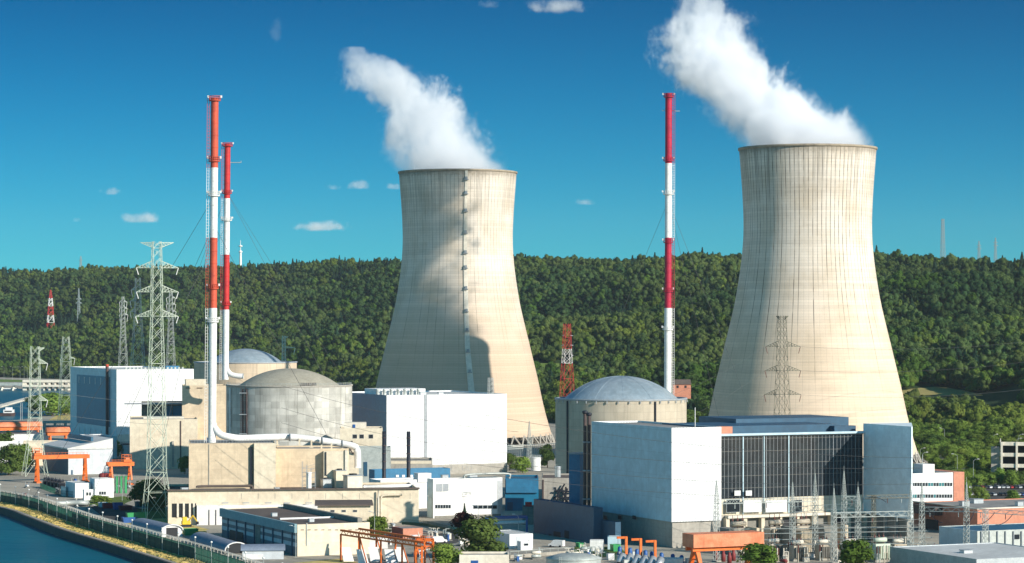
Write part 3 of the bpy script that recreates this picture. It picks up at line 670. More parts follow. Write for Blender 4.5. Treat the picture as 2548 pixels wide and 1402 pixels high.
MB().tube((*H.q(UG*.5,-9),36),(*H.q(UG*.5,-9),38.9),.8,8).build('vent_pipe',BLUESIDE,r)
m=MB(); m.tube((*H.q(12,-6),39),(*H.q(12,-6),46),.12,6); m.build('mast',WHITEP,r)
for nn in (-12,-30,-48): H.swin(1478+int(abs(nn)*2),1284,1486+int(abs(nn)*2),1292,DARK)
# service building wing and pair of brown stacks at the hall's far corner
b=thing('blue_annex_tower','tall narrow blue slab beside the pair of brown pipe stacks','building',(xx(1438,925),925,0))
MB().box((xx(1438,925),928,0),(4.2,6,zz(1131,925)),-.42).build('wall',MIDBLUE,b); MB().box((xx(1438,925),928,zz(1131,925)+.003),(4.6,6.4,.4),-.42).build('coping',FRAME,b)
for i,(px,yt,lab) in enumerate(((1455.5,1022,'taller slim brown exhaust stack at the left edge of the blue hall wall'),(1465.5,1027,'shorter brown exhaust stack touching the blue hall wall'))):
    Y=918; x=xx(px,Y); t=thing('exhaust_stack',lab,'chimney',(x,Y,0)); zt=zz(yt,Y)
    MB().lathe((x,Y,0),[(.62,0),(.62,zt-1.2)],12).build('flue',BROWNP,t); MB().lathe((x,Y,0),[(.62,zt-1.2),(.95,zt-1.0),(1.0,zt-.3),(.5,zt),(.02,zt)],12).build('cowl',BLACKP,t)
    for z in (12,22,32): MB().lathe((x,Y,0),[(.64,z),(.8,z),(.8,z+.5),(.64,z+.5)],12).build('bracket',FRAME,t)
# ================================================================ reactors
def reactor(px,Y,rpx,ytop,ydome,dome_r,mat,dmat,label,extra=None):
    x=xx(px,Y); R=rpx*Y/F; zt=zz(ytop,Y); zd=zz(ydome,Y); t=thing('reactor_building',label,'reactor building',(x,Y,0),'reactor buildings')
    MB().lathe((x,Y,0),[(R,0),(R,zt-.8)],96).build('wall',mat,t)
    MB().lathe((x,Y,0),[(R+.003,zt-.8),(R+.35,zt-.6),(R+.35,zt),(R-1.2,zt),(R-1.2,zt-.5),(.1,zt-.5)],96).build('cornice',CONC if dmat is DOMEC else FRAME,t)
    dr=R*dome_r; pr=[]; h=zd-zt+.5
    Rs=(dr*dr+h*h)/(2*h)
    for i in range(17):
        a=i/16*math.asin(min(1,dr/Rs)); pr.append((max(.01,Rs*math.sin(a)),zt-.5+h-Rs*(1-math.cos(a))))
    d=MB(); d.lathe((x,Y,0),pr[::-1],72); d.build('dome',dmat,t)
    return t,x,Y,R,zt,zd
t,x,Y,R,zt,zd=reactor(1545,1100,163,990,936,.87,REACT3,DOMEM,'domed reactor with ribbed concrete wall and blue metal dome, rightmost one')
for px in (1411,1622):
    a=math.asin((px-1545)/163); X=x+(R+.25)*math.sin(a); y=Y-(R+.25)*math.cos(a); MB().tube((X,y,0),(X,y,zt-.9),.42,6).build('downpipe',BLACKP,t)
m=MB()
for i in range(18):
    a=-1.4+i*.165; m.box((x+(R+.5)*math.sin(a),Y-(R+.5)*math.cos(a),zt-1.7),(.35,.35,1.0))
m.build('brackets',FRAME,t)
for k in range(12):
    a=k/12*6.283; m=MB(); Rs=((R*.87)**2+(zd-zt+.5)**2)/(2*(zd-zt+.5)); q=[]
    for i in range(9):
        b=i/8*math.asin(R*.87/Rs); q.append((x+Rs*math.sin(b)*math.cos(a),Y+Rs*math.sin(b)*math.sin(a),zd+.06-Rs*(1-math.cos(b))))
    m.path(q,.05,4); m.build('dome_seam',DOMEM,t)
t,x,Y,R,zt,zd=reactor(720,1244,156,957,917,.80,REACT2,DOMEC,'domed reactor with patchy stained grey concrete wall and grey concrete dome')
def on_cyl(px,o=.3):
    a=math.asin((px-720)/156); return x+(R+o)*math.sin(a),Y-(R+o)*math.cos(a)
for px,mm in ((583,WHITEP),(628,BROWNP),(618,BROWNP)):
    X,y=on_cyl(px,.5); MB().tube((X,y,18),(X,y,zt-1.5),.34,6).build('downpipe',mm,t)
X,y=on_cyl(622,1.2); m=MB()
for z in np.arange(20,44,1.0): m.box((X,y,z),(2.2,.3,.12))
for s in (-1,1): m.box((X+s*1.1,y,18),(.2,.3,26))
m.build('ladder',BROWNP,t)
for z in (31,22,41): MB().box((X,y-.6,z),(3.4,2.0,.3)).build('platform',FRAME,t)
m=MB()
for i in range(40):
    a=-1.5+i*.077; m.tube((x+(R-.2)*math.sin(a),Y-(R-.2)*math.cos(a),zt),(x+(R-.2)*math.sin(a),Y-(R-.2)*math.cos(a),zt+1.1),.07,4)
for zz_ in (.55,1.1): m.path([(x+(R-.2)*math.sin(-1.5+i*.077),Y-(R-.2)*math.cos(-1.5+i*.077),zt+zz_) for i in range(40)],.06,4)
m.build('railing',STEEL,t)
m=MB()
for i in range(9): a=.3+i*.035; m.box((x+(R-4)*math.sin(a),Y-(R-4)*math.cos(a),zt),(.6,.5,1.3))
m.build('roof_vents',BROWNP,t)
reactor(611,1420,127,900,868,.72,REACT1,DOMEM,'domed reactor standing farthest back, half hidden behind the second one')
# ================================================================ chimneys
def chimney(label,pxt,pxb,yt,yb_,Y,wpx,bands,plats,lad=-1,ring=None,guys=(),base_z=0):
    z0=zz(yb_,Y); zt=zz(yt,Y); xb=xx(pxb,Y); xt=xx(pxt,Y); t=thing('striped_chimney',label,'chimney',(xb,Y,z0),'red and white striped chimneys'); rad=wpx*Y/F/2
    P_=lambda z,dx=0,dy=0:Vector((xb+(xt-xb)*(z-z0)/(zt-z0)+dx,Y+dy,z))
    ys=[yb_]+[b for b,_ in bands[1:]]+[yt]; zs=[z0]+[zz(b,Y) for b,_ in bands[1:]]+[zt]
    for (z1,z2),(b_,mm) in zip(zip(zs[:-1],zs[1:]),bands):
        m=MB(); m.tube(P_(z1),P_(z2),rad*(1.06 if z1<zt-110 else 1.0),20); 
        s=m.build('shaft_section',mm,t); h=MB()
        for z in np.arange(z1+3,z2,4.6): h.tube(P_(z),P_(z+.16),rad*1.09,20,cap=True)
        h.build('flange_rings',mm,s)
    MB().tube(P_(zt-.01),P_(zt+.05),rad*.8,20,cap=True).build('mouth',DARK,t)
    for py,mm,k in plats:
        z=zz(py,Y); m=MB(); c=P_(z); m.lathe(c,[(rad*1.0,0),(rad*k,0),(rad*k,.35),(rad*1.0,.35)],20); 
        for i in range(14):
            a=i/14*6.283; q=c+Vector((rad*k*math.cos(a),rad*k*math.sin(a),.3)); m.tube(q,q+Vector((0,0,1.6)),.09,4)
        for zz_ in (1.1,1.9): m.lathe(c,[(rad*k-.06,zz_-.07),(rad*k+.06,zz_-.07),(rad*k+.06,zz_+.07),(rad*k-.06,zz_+.07)],20)
        pl=m.build('platform',mm,t); lp=MB()
        for a in (0,3.14): lp.box(c+Vector((math.cos(a)*(rad*k+.3),0,1.2)),(.6,.6,.9))
        lp.build('warning_lamp',WHITEP,pl)
    for (z1,z2),(b_,mm) in zip(zip(zs[:-1],zs[1:]),bands):
        m=MB(); o=lad*(rad+.95)
        for s in (-.42,.42): m.tube(P_(z1,o+s,-.4),P_(z2,o+s,-.4),.11,4)
        for z in np.arange(z1,z2,1.15): m.tube(P_(z,o-.42,-.4),P_(z,o+.42,-.4),.08,4)
        for z in np.arange(z1,z2,2.3): m.tube(P_(z,o,-.4),P_(z,lad*rad*.9,-.2),.09,4)
        m.build('ladder',mm,t)
    for py,gx,gy in guys:
        z=zz(py,Y); a=P_(z); m=MB(); m.tube(a,(xb+gx,Y+gy,0),.07,4); m.build('guy_wire',WIREM,t)
    return t,P_,rad
RED1=M('orange_red_chimney_paint',(.58,.085,.04),(.44,.07,.04),.25,.6,streak=.45)
RED2=M('bright_red_chimney_paint',(.56,.025,.025),(.42,.022,.025),.25,.6,streak=.4)
RED3=M('crimson_chimney_paint',(.44,.010,.045),(.33,.010,.04),.25,.6,streak=.4)
LADW=WHITEP
t,P_,rad=chimney('thicker and taller orange red striped chimney of the left pair',534.5,527.5,245,1103,989,18.5,[(1103,WHITEP),(767,RED1),(592,WHITEP),(418,RED1)],[(252,RED1,1.55),(403,RED1,1.5),(489,WHITEP,1.55),(720,RED1,1.4),(803,WHITEP,1.5)],-1,guys=((560,-54,36),(560,-33,62),(560,53,80),(490,-80,54)))
zb=zz(1086,989); a=Vector((xx(528,989),989,zb))
pts=[a+Vector((0,0,6)),a+Vector((1.0,-.3,3)),a+Vector((3.4,-.6,.6)),a+Vector((6.5,-.4,-.2))]+[at(x_,y_,Y_) for x_,y_,Y_ in ((600,1091,991),(660,1089,993),(720,1088,996),(780,1094,997),(820,1100,998),(866,1107,998),(880,1111,998))]
e=at(888,1119,998); pts+=[e,e+Vector((.3,0,-3.5)),e+Vector((.3,0,-7))]
MB().path(smooth_line(pts,4),1.32,14).build('exhaust_duct',WHITEP,t)
m=MB()
for px,py in ((570,1092),(612,1091),(720,1089),(800,1097),(850,1105)):
    c=at(px,py,994); m.tube(c,c+Vector((.35,.1,0)),1.45,14,cap=True)
m.build('duct_flanges',FRAME,t)
m=MB()
for px,py in ((585,1093),(640,1092),(690,1090),(745,1092),(775,1096),(800,1100),(825,1104),(850,1110)):
    c=at(px,py,995); m.box((c.x,c.y,c.z-2.8),(.5,1.4,2.8)); m.box((c.x,c.y,c.z-2.8),(1.4,1.6,.3))
m.build('duct_supports',BEIGE2,t)
t,P_,rad=chimney('thinner bright red striped chimney standing behind the taller one',566,561,358,945,1330,15,[(945,WHITEP),(771,RED2),(634,WHITEP),(494,RED2)],[(365,RED2,1.7),(483,RED2,1.55),(550,WHITEP,1.7),(760,RED2,1.4)],-1,guys=((480,70,60),(480,90,-20),(480,-60,70),(560,-62,-40)))
a=at(562,925,1330); pts=[a+Vector((0,0,3)),a+Vector((.8,-.2,.5)),a+Vector((2.6,-.4,-1.4)),a+Vector((5.5,-.4,-2.2)),a+Vector((9,-.4,-2.4))]
MB().path(smooth_line(pts,4),1.35,12).build('exhaust_duct',WHITEP,t)
m=MB(); c=P_(zz(405,1330)); m.tube(c,c+Vector((7,0,0)),.18,6); m.tube(c+Vector((7,0,-.2)),c+Vector((7,0,.9)),.15,6); m.build('bracket_arm',STEEL,t)
t,P_,rad=chimney('crimson striped chimney standing alone between the two cooling towers',1664,1661.5,233,985,1250,17,[(985,WHITEP),(767,RED3),(592,WHITEP),(407,RED3)],[(243,RED3,1.5),(402,RED3,1.5),(485,WHITEP,1.55),(605,RED3,1.4),(727,RED3,1.4),(822,WHITEP,1.5)],1,guys=((500,-52,60),(500,36,70),(500,56,50)))
c=P_(zz(276,1250)); m=MB(); m.tube(c-Vector((3.2,0,0)),c+Vector((5.4,0,-.2)),.16,6); m.build('bracket_arm',STEEL,t)
m=MB(); m.tube(P_(zz(985,1250)),(xx(1661.5,1250),1250,0),rad*1.06,20); m.build('shaft_section',WHITEP,t)
# ================================================================ first unit, left
A=Bld('turbine_hall','white turbine hall with dark teal side wall, farthest left','industrial building',290,482,920,Y=1500,pl=175,wall=WHITE,side=BLUESIDE,roof=ROOFWH)
# inset teal panel on its side, with lamps, pilasters and cables
n0,n1=A.ns(274),A.ns(192); zt=A.z1-4.5
MB().prism([A.q(-.003,n0),A.q(-.3,n0),A.q(-.3,n1),A.q(-.003,n1)],zz(1060,1530),zt).build('side_cladding',TEAL,A.root)
for k in range(6):
    n_=n0+(n1-n0)*(k+.5)/6; 
    for z in (zt-5,7.0): MB().prism([A.q(-.31,n_),A.q(-.45,n_),A.q(-.45,n_-.7),A.q(-.31,n_-.7)],z,z+4).build('lamp_strip',WHITEP,A.root)
A.fbox(.5,A.L,0.01,9.5,.003,.3).build('plinth',CREAM,A.root)
m=MB()
for i in range(16): m.box((*A.q(6+i*(A.L-10)/16,-1.5),A.z1-.9),(1.0,1.0,2.0),.42)
m.build('roof_vents',STEEL,A.root)
A.fbox(A.L-13,A.L-5,A.z1-.6,A.z1+1.6,-12,-22).build('roof_unit',MIDBLUE,A.root)
t=thing('exhaust_stack','slim dark brown stack with red tip against the teal hall side','chimney',(*A.q(-1.5,n0-1),0)); zt=zz(907,1512)
MB().lathe((*A.q(-1.5,n0-1),0),[(.9,0),(.9,zt-1.6)],12).build('flue',BROWNP,t); MB().lathe((*A.q(-1.5,n0-1),0),[(.9,zt-1.6),(.95,zt-1.6),(.95,zt),(.5,zt)],12).build('tip',RED1,t)
B=Bld('auxiliary_building','plain pale beige block in front of the white left turbine hall','building',323,492,1044,ybs=1168,dep=45,wall=BEIGE2,side=BEIGE2,roof=ROOFGR,ang='face')
for px in (448,): B.slab(px,1048,px+3,1160,BROWNP,'downpipe')
B.slab(428,1098,433,1162,CONC,'vent_duct',1.2)
B.fbox(B.L*.2,B.L*.8,B.z1,B.z1+.9,-6,-16).build('roof_unit',CREAM,B.root)
C=Bld('machine_house','dark recessed machine house with blue doors on the pale beige block','building',352,455,1002,Y=1392,dep=25,wall=DKCONC,side=DKCONC,roof=ROOFGR,ang='face')
for x0,x1 in ((408,428),(430,452)): C.slab(x0,1010,x1,1038,TEAL,'door')
C.fbox(-9,C.L,C.z1-.9,C.z1-.2,.01,5).build('canopy',FRAME,C.root)
t_=Bld('stair_tower','tall beige concrete tower block left of the thick striped chimney','building',453,562,960,Y=1348,dep=30,wall=BEIGE,side=BEIGE,roof=ROOFBR,ang='face')
t_.fbox(t_.L*.06,t_.L*.55,t_.z1-.6,t_.z1+3.2,-2,-10).build('roof_house',BEIGE2,t_.root)
for x0,x1 in ((462,474),(490,504)): t_.slab(x0,965,x1,967,BROWNP,'grille')
def tank(name,label,px,yb_,ytop,wpx,mat,top=None,rail=True,group=None,Y=None,z0=0,cat='tank'):
    Y=Y or yb(yb_,z0); x=xx(px,Y); R=wpx*Y/F/2; z1=zz(ytop,Y); t=thing(name,label,cat,(x,Y,z0),group); Y+=R
    t.location.y=Y
    MB().lathe((x,Y,0),[(R,z0),(R,z1)],28).build('shell',mat,t); MB().lathe((x,Y,0),[(R+.003,z1-.3),(R+.15,z1-.3),(R+.15,z1),(R*.6,z1+R*.12),(.02,z1+R*.16)],28).build('roof',top or mat,t)
    if rail:
        m=MB(); 
        for i in range(16):
            a=i/16*6.283; m.tube((x+R*math.cos(a),Y+R*math.sin(a),z1),(x+R*math.cos(a),Y+R*math.sin(a),z1+1.3),.07,4)
        for h in (.7,1.3): m.lathe((x,Y,z1),[(R-.05,h-.05),(R+.05,h-.05),(R+.05,h+.05),(R-.05,h+.05)],24)
        m.build('railing',STEEL,t)
    m=MB(); 
    for s in (-.3,.3): m.tube((x-R*.5+s,Y-R*.9-.2,z0),(x-R*.5+s,Y-R*.9-.2,z1+1),.06,4)
    for z in np.arange(z0,z1+1,.6): m.tube((x-R*.5-.3,Y-R*.9-.2,z),(x-R*.5+.3,Y-R*.9-.2,z),.05,4)
    m.build('ladder',STEEL,t); return t
tank('storage_silo','white silo with dark domed top beside the pale beige block',311,1140,1106,24,WHITEP,BLACKP,True)
# ================================================================ second unit, front
E=Bld('fuel_building','wide beige concrete block carrying the thick chimney and white duct','building',470,686,1104,Y=975,dep=36,wall=BEIGE,side=BEIGE,roof=ROOFGR,par=.3,ang='face')
E.slab(622,1112,628,1205,BLACKP,'downpipe',.7); E.slab(519,1106,521,1212,CONC,'conduit',.2)
E.fbox(E.uf(632),E.L-.01,0,E.z1-.05,.004,1.6).build('bay',BEIGE2,E.root)
m=MB()
for i in range(30): m.tube(E.p(i*E.L/30,-.5,E.z1),E.p(i*E.L/30,-.5,E.z1+1.1),.06,4)
m.tube(E.p(0,-.5,E.z1+1.1),E.p(E.L,-.5,E.z1+1.1),.06,4); m.build('railing',FRAME,E.root)
E2=Bld('pump_building','darker beige block with a tall sloping shadow under the white duct','building',686,868,1117,Y=992,dep=24,wall=BEIGE,side=BEIGE,roof=ROOFGR,ang='face')
for a,b_,c,d_,mm in ((805,1122,868,1205,BEIGE2),):
    u0,z0=E2.fpt(a,d_); u1,z1=E2.fpt(b_ if 0 else c,b_); E2.fbox(u0,u1,0,z1,.004,3).build('bay',mm,E2.root)
E2.slab(809,1124,812,1182,BLACKP,'downpipe',3.4); E2.slab(858,1120,864,1182,CREAM,'downpipe',3.6)
K=Bld('service_building','long low beige building running below the chimney block','building',418,1042,1222,Y=958,dep=40,wall=BEIGE2,side=BEIGE2,roof=ROOFBR,par=.8,ang='face')
K.fbox(K.uf(490),K.uf(802),0,zz(1250,975),.004,2.2).build('white_front',WHITEP,K.root)
K.fbox(-.4,K.L+.3,K.z1,K.z1+.5,-.6,.9).build('eaves',ROOFBR,K.root)
K.slab(428,1253,488,1288,DARK,'bay_opening',.1)
for px in (440,455,470,480): K.slab(px,1253,px+5,1288,CREAM,'bay_post',.5)
for px in (560,612,667,714,768): 
    u,z=K.fpt(px,1253,2.2); MB().box((*K.q(u,2.6),z),(2.4,.7,.35),.42).build('wall_lamp',FRAME,K.root)
for px in (536,519): K.slab(px,1268,px+2,1308,BROWNP,'downpipe',2.4)
for px in range(600,1030,42): K.slab(px,1228,px+1,1242,CONC,'joint',.06)
# heavy roof clutter: plant, ducts, valves on the low roof at right of the block
zr=K.z1-.8
def rooftop_fan(px,py,Y,w,h,mat,label,kind='box'):
    z=zr; x=xx(px,Y); t=thing('roof_unit',label,'roof unit',(x,Y,z))
    MB().box((x,Y,z),(w,w*.8,h),.42).build('casing',mat,t); MB().box((x,Y,z+h+.003),(w*1.1,w*.9,.25),.42).build('lid',FRAME,t); 
    MB().lathe((x,Y,z+h+.25),[(w*.25,0),(w*.25,.5),(.02,.5)],12).build('fan',DARK,t); return t
rooftop_fan(878,1200,982,6.0,5.0,CREAM,'cream roof unit with lid at right end of the beige block')
rooftop_fan(845,1205,990,4.0,6.4,BEIGE2,'narrow beige roof unit left of the cream roof unit')
rooftop_fan(812,1205,990,3.6,3.0,SILVER,'low silver roof unit between white vessel and beige unit')
t=tank('pressure_vessel','white upright vessel wrapped in scaffolding on the low brown roof',768,1215,1176,13,WHITEP,rail=False,Y=976,z0=zr)
m=MB(); x,y=xx(768,978),978
for i in range(4):
    for j in (0,1): m.tube((x-2.4+i*1.6,y-.8+j*3.6,zr),(x-2.4+i*1.6,y-.8+j*3.6,zr+10.5-i*1.3),.09,4)
for k in range(6): m.tube((x-2.4,y-.8,zr+1.6*k),(x+2.4,y-.8,zr+1.6*k),.08,4); m.tube((x-2.4,y-.8,zr+1.6*k),(x+2.4,y-.8,zr+1.6*(k+1)),.07,4)
m.build('scaffold',FRAME,t)
def pipe_run(label,pts,r,mat,name='pipe'):
    t=MB().path(smooth_line([Vector(p) for p in pts],4),r,8); o=t.build(name,mat); rebase(o,pts[0]); tag(o,label,'pipe'); return o
pipe_run('dark flat duct lying along the foot of the beige block',[E.p(3,2.5,zr+1.0),E.p(4.5,2.5,zr+1.5),E.p(18,2.5,zr+1.5),E.p(23,2.5,zr+1.5),E.p(23.6,2.5,zr+.4)],.5,ROOFBR,'duct')
pipe_run('white horizontal pipe along the low roof right of the cream roof unit',[at(905,1213,990),at(960,1211,990),at(1030,1209,995)],.7,WHITEP)
pipe_run('curled beige pipe climbing the right end wall of the low building',[K.p(K.uf(948),1.0,1),K.p(K.uf(948),1.0,8.5),K.p(K.uf(954),1.0,10.2),K.p(K.uf(1000),1.0,10.4)],.4,BEIGE2)
pipe_run('thin beige pipe standing beside the curled beige pipe',[K.p(K.uf(941),1.2,1),K.p(K.uf(941),1.2,12)],.35,CREAM)
S=Bld('gatehouse','small beige house with brown roof and three slit windows','building',790,922,1259,ybs=1325,dep=24,wall=BEIGE2,side=CONC,roof=ROOFBR,par=.2,ang='face')
S.fbox(-1,S.L+1,S.z1,S.z1+.4,-24.5,1.2).build('eaves',ROOFBR,S.root)
for px in (823,851,879): S.win(px,1270,px+9,1274,DARK)
# long striped hangar
G=Bld('storage_hangar','long hangar with grey striped side, brown roof and pale concrete end','building',740,920,1306,Y=830,pl=552,wall=BEIGE2,side=DKCONC,roof=ROOFBR,par=.25)
STR1=M('grey_stripe_cladding',(.52,.55,.58),(.46,.49,.53),.1,.6,streak=.25); STR2=M('dark_stripe_cladding',(.14,.16,.19),(.12,.14,.17),.1,.6)
STR3=M('teal_grey_fascia',(.20,.33,.37),(.18,.29,.33),.1,.6)
zs=[0.6,3.0,4.3,5.4,6.5,7.5]
for i in range(5): MB().prism([G.q(-.003,-.5),G.q(-.14,-.5),G.q(-.14,-G.D+.5),G.q(-.003,-G.D+.5)],zs[i]+.003,zs[i+1]).build('side_stripe',[STR2,STR1,STR2,STR1,STR2][i],G.root)
MB().prism([G.q(-.003,-.2),G.q(-.9,-.2),G.q(-.9,-G.D+.2),G.q(-.003,-G.D+.2)],7.52,G.z1+.2).build('fascia',STR3,G.root)
for k in range(8): MB().prism([G.q(-.15,-4-k*9.4),G.q(-.5,-4-k*9.4),G.q(-.5,-4.6-k*9.4),G.q(-.15,-4.6-k*9.4)],.1,7.5).build('side_post',NAVY,G.root)
MB().prism([G.q(-.15,-36),G.q(-.3,-36),G.q(-.3,-41),G.q(-.15,-41)],.2,7.3).build('sliding_door',DKCONC,G.root)
MB().prism([G.q(-.15,-54),G.q(-.4,-54),G.q(-.4,-68),G.q(-.15,-68)],.2,3.6).build('loading_bay',DARK,G.root)
u0,u1=G.L*.52,G.L*.6
MB().prism([G.q(3,-26),G.q(G.L-3,-26),G.q(G.L-3,-25.2),G.q(3,-25.2)],G.z1-.25,G.z1+.25).build('roof_parapet',WHITEP,G.root)
MB().prism([G.q(G.L-3.0,-3),G.q(G.L-1.4,-3),G.q(G.L-1.4,-G.D+2),G.q(G.L-3.0,-G.D+2)],G.z1-.25,G.z1+1.2).build('ridge_light',DKCONC,G.root)
for i in range(9): G.slab(748+i*17,1318,756+i*17,1320,BROWNP,'vent_slot',.08)
G.slab(762,1302,764,1358,STEEL,'downpipe',.3)
# ================================================================ middle white hall and what stands before it
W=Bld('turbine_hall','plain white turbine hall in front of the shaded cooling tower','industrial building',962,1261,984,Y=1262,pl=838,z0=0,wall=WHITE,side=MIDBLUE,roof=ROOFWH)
W.fbox(.4,W.L,.01,zz(1152,1290),.003,.5).build('plinth',CONC,W.root)
W.fbox(W.uf(1056),W.uf(1063),zz(1140,1275),W.z1-.01,.003,.25).build('joint',FRAME,W.root)
for x0 in (1092,1114,1150,1164): W.win(x0,1160,x0+9,1170,DARK,d=.62).location.xyz=(0,0,0)
W.fbox(4,W.L*.46,W.z1-.6,W.z1+2.4,-22,-40).build('roof_house',WHITE,W.root)
m=MB()
for i in range(7): m.lathe((*W.q(3+i*3.6,-20),W.z1-.6),[(.7,0),(.7,2.4),(1.0,2.6),(.02,3.3)],10)
m.build('roof_vents',STEEL,W.root)
Q=Bld('control_building','cream block with three dark louvres left of the white hall','building',846,952,1066,Y=1195,dep=20,wall=BEIGE2,side=BEIGE2,roof=ROOFGR,ang='face')
for px in (878,895,918): Q.win(px,1082,px+10,1091,DARK)
Q.fbox(2,Q.L*.62,Q.z1-.6,Q.z1+2.4,-3,-12).build('roof_house',CREAM,Q.root); Q.fbox(Q.L*.3,Q.L*.36,Q.z1-.5,Q.z1+1.6,-2.9,-2.7).build('door',BLUEP,Q.root)
pipe_run('brown pipe looping along the cream block wall below its louvres',[Q.p(Q.uf(876),.8,20),Q.p(Q.uf(876),.8,14.5),Q.p(Q.uf(920),.8,14.8),Q.p(Q.uf(936),.8,14),Q.p(Q.uf(936),.8,8)],.35,BROWNP)
Q2=Bld('filter_house','small grey blue box building below the cream block','building',893,972,1114,Y=1150,dep=14,wall=STEEL,side=MIDBLUE,roof=ROOFGR,ang='face')
Q2.slab(905,1150,914,1185,NAVY,'door')
Q3=Bld('compressor_house','long low blue building behind the pair of black stacks','building',932,1120,1170,Y=1075,pl=918,wall=MIDBLUE,side=TEAL,roof=ROOFBL)
for x0 in (985,1000,1020,1045): Q3.slab(x0,1182,x0+7,1188,WHITEP,'grille')
Q4=Bld('diesel_house','narrow white low building with a box head beside the black stacks','building',947,1062,1196,Y=1035,pl=918,wall=WHITEP,side=BLUESIDE,roof=ROOFWH)
Q4.fbox(Q4.uf(1039),Q4.uf(1072),Q4.z1-1,zz(1177,1045),-4,.5).build('box_head',WHITEP,Q4.root)
Q5=Bld('turbine_annex','flat stained annex at the foot of the white hall','building',970,1076,1146,Y=1180,dep=25,wall=CONC,side=CONC,roof=DKCONC,ang='face')
Q5.fbox(.5,Q5.L-.5,Q5.z1-1.6,Q5.z1-.4,.004,.12).build('fascia',BEIGE2,Q5.root)
for px,lab in ((955.5,'left one of two thick black stacks before the white hall'),(1016.5,'right one of two thick black stacks before the white hall')):
    Y=1062; x=xx(px,Y); t=thing('exhaust_stack',lab,'chimney',(x,Y,0)); zt=zz(1074,Y)
    MB().lathe((x,Y,0),[(.78,0),(.78,zt),(.5,zt),(.5,zt-1)],14).build('flue',BLACKP,t)
    for z in np.arange(8,zt,3.2): MB().lathe((x,Y,z),[(.79,0),(.88,0),(.88,.3),(.79,.3)],14).build('collar',BROWNP,t)
V=Bld('workshop','white flat roofed workshop with louvre and dark window bands behind the tank','building',1078,1250,1193,Y=990,pl=1063,wall=WHITEP,side=BLUESIDE,roof=ROOFGR)
wl=V.win(1086,1205,1115,1223,FRAME); 
V.slab(1100,1205,1101.2,1223,WHITEP,'louvre_bar',.16)
for k in range(6): V.win(1083+k*6.6,1257,1088+k*6.6,1265,GLASS)
for k in range(5): V.win(1178+k*12,1258,1188+k*12,1266,GLASS)
V.slab(1082,1279,1246,1296,DKCONC,'plinth',.3); V.slab(1238,1196,1250,1279,SILVER,'corner_panel',.12)
m=MB(); m.path(smooth_line([V.p(14,-2,V.z1-.6),V.p(14,-2,V.z1+1),V.p(20,-2,V.z1+1.4),V.p(32,-2,V.z1+1.2),V.p(32.5,-2,V.z1-.6)],4),.4,8); m.build('roof_pipe',STEEL,V.root)
tank('storage_tank','white storage tank with rooftop railing before the workshop',1151,1288,1234,54,WHITEP,group=None)
X1=Bld('link_building','dark blue link building right of the white workshop','building',1257,1340,1191,Y=1030,dep=24,wall=TEAL,side=TEAL,roof=ROOFBL,ang='face')
X1.fbox(.3,X1.L-.3,X1.z1-5.6,X1.z1-.2,.003,1.0).build('fascia',MIDBLUE,X1.root); X1.slab(1262,1250,1276,1290,NAVY,'door',.1)
X2=Bld('valve_house','grey concrete valve house hung with dark pipes left of the blue hall','building',1348,1428,1190,Y=985,dep=30,wall=CONC,side=DKCONC,roof=ROOFBR,ang='face')
m=MB(); r0=random.Random(3)
for (a,b_) in (((1372,1255),(1405,1205)),((1385,1262),(1392,1215)),((1392,1240),(1425,1238)),((1380,1222),(1425,1224)),((1398,1258),(1412,1216)),((1408,1260),(1408,1212)),((1418,1262),(1400,1225))):
    ua,za=X2.fpt(*a,1.2); ub,z_=X2.fpt(*b_,1.2); m.tube(X2.p(ua,1.2,za),X2.p(ub,1.2,z_),.32,6)
m.build('pipework',BLACKP,X2.root)
for py in (1213,1236): X2.win(1377,py,1384,py+6,DARK)
X2.slab(1349,1194,1353,1262,BROWNP,'downpipe',.5)
tank('header_tank','short twin headed silver tank on the valve house roof',1388,0,1162,15,SILVER,rail=False,Y=990,z0=X2.z1)
m=Bld('pump_pit','low concrete pit wall with red and orange gear on top','wall',1300,1340,1262,Y=960,dep=10,wall=DKCONC,side=DKCONC,roof=ROOFGR,ang='face')
m.fbox(1.0,3.5,m.z1,m.z1+1.6,-2,-4).build('red_motor',RED2,m.root); m.fbox(4.2,6.4,m.z1,m.z1+1.5,-2,-4).build('orange_motor',ORANGE,m.root)
N1=Bld('switch_house','dark navy building in the shade left of the blue hall wall','building',1476,1500,1264,Y=880,pl=1328,wall=NAVY,side=NAVY,roof=ROOFBL,par=.3)
n0=N1.ns(1340); 
for px in (1352,1366): N1.swin(px,1330,px+6,1345,DARK)
N1.swin(1378,1325,1395,1350,DARK,'gate'); N1.swin(1405,1322,1416,1350,DARK,'door')
N2=Bld('switch_annex','lower navy annex with white corner strip and dark cross window','building',1531,1545,1300,Y=872,pl=1433,wall=NAVY,side=NAVY,roof=ROOFBL,par=.3)
n0,n1=N2.ns(1437.5),N2.ns(1429); MB().prism([N2.q(-.003,n0),N2.q(-.25,n0),N2.q(-.25,n1),N2.q(-.003,n1)],0,N2.z1-.1).build('corner_strip',WHITEP,N2.root)
N2.swin(1447,1318,1458,1347,DARK); N2.swin(1452,1318,1453,1347,FRAME,'glazing_bar',.16)
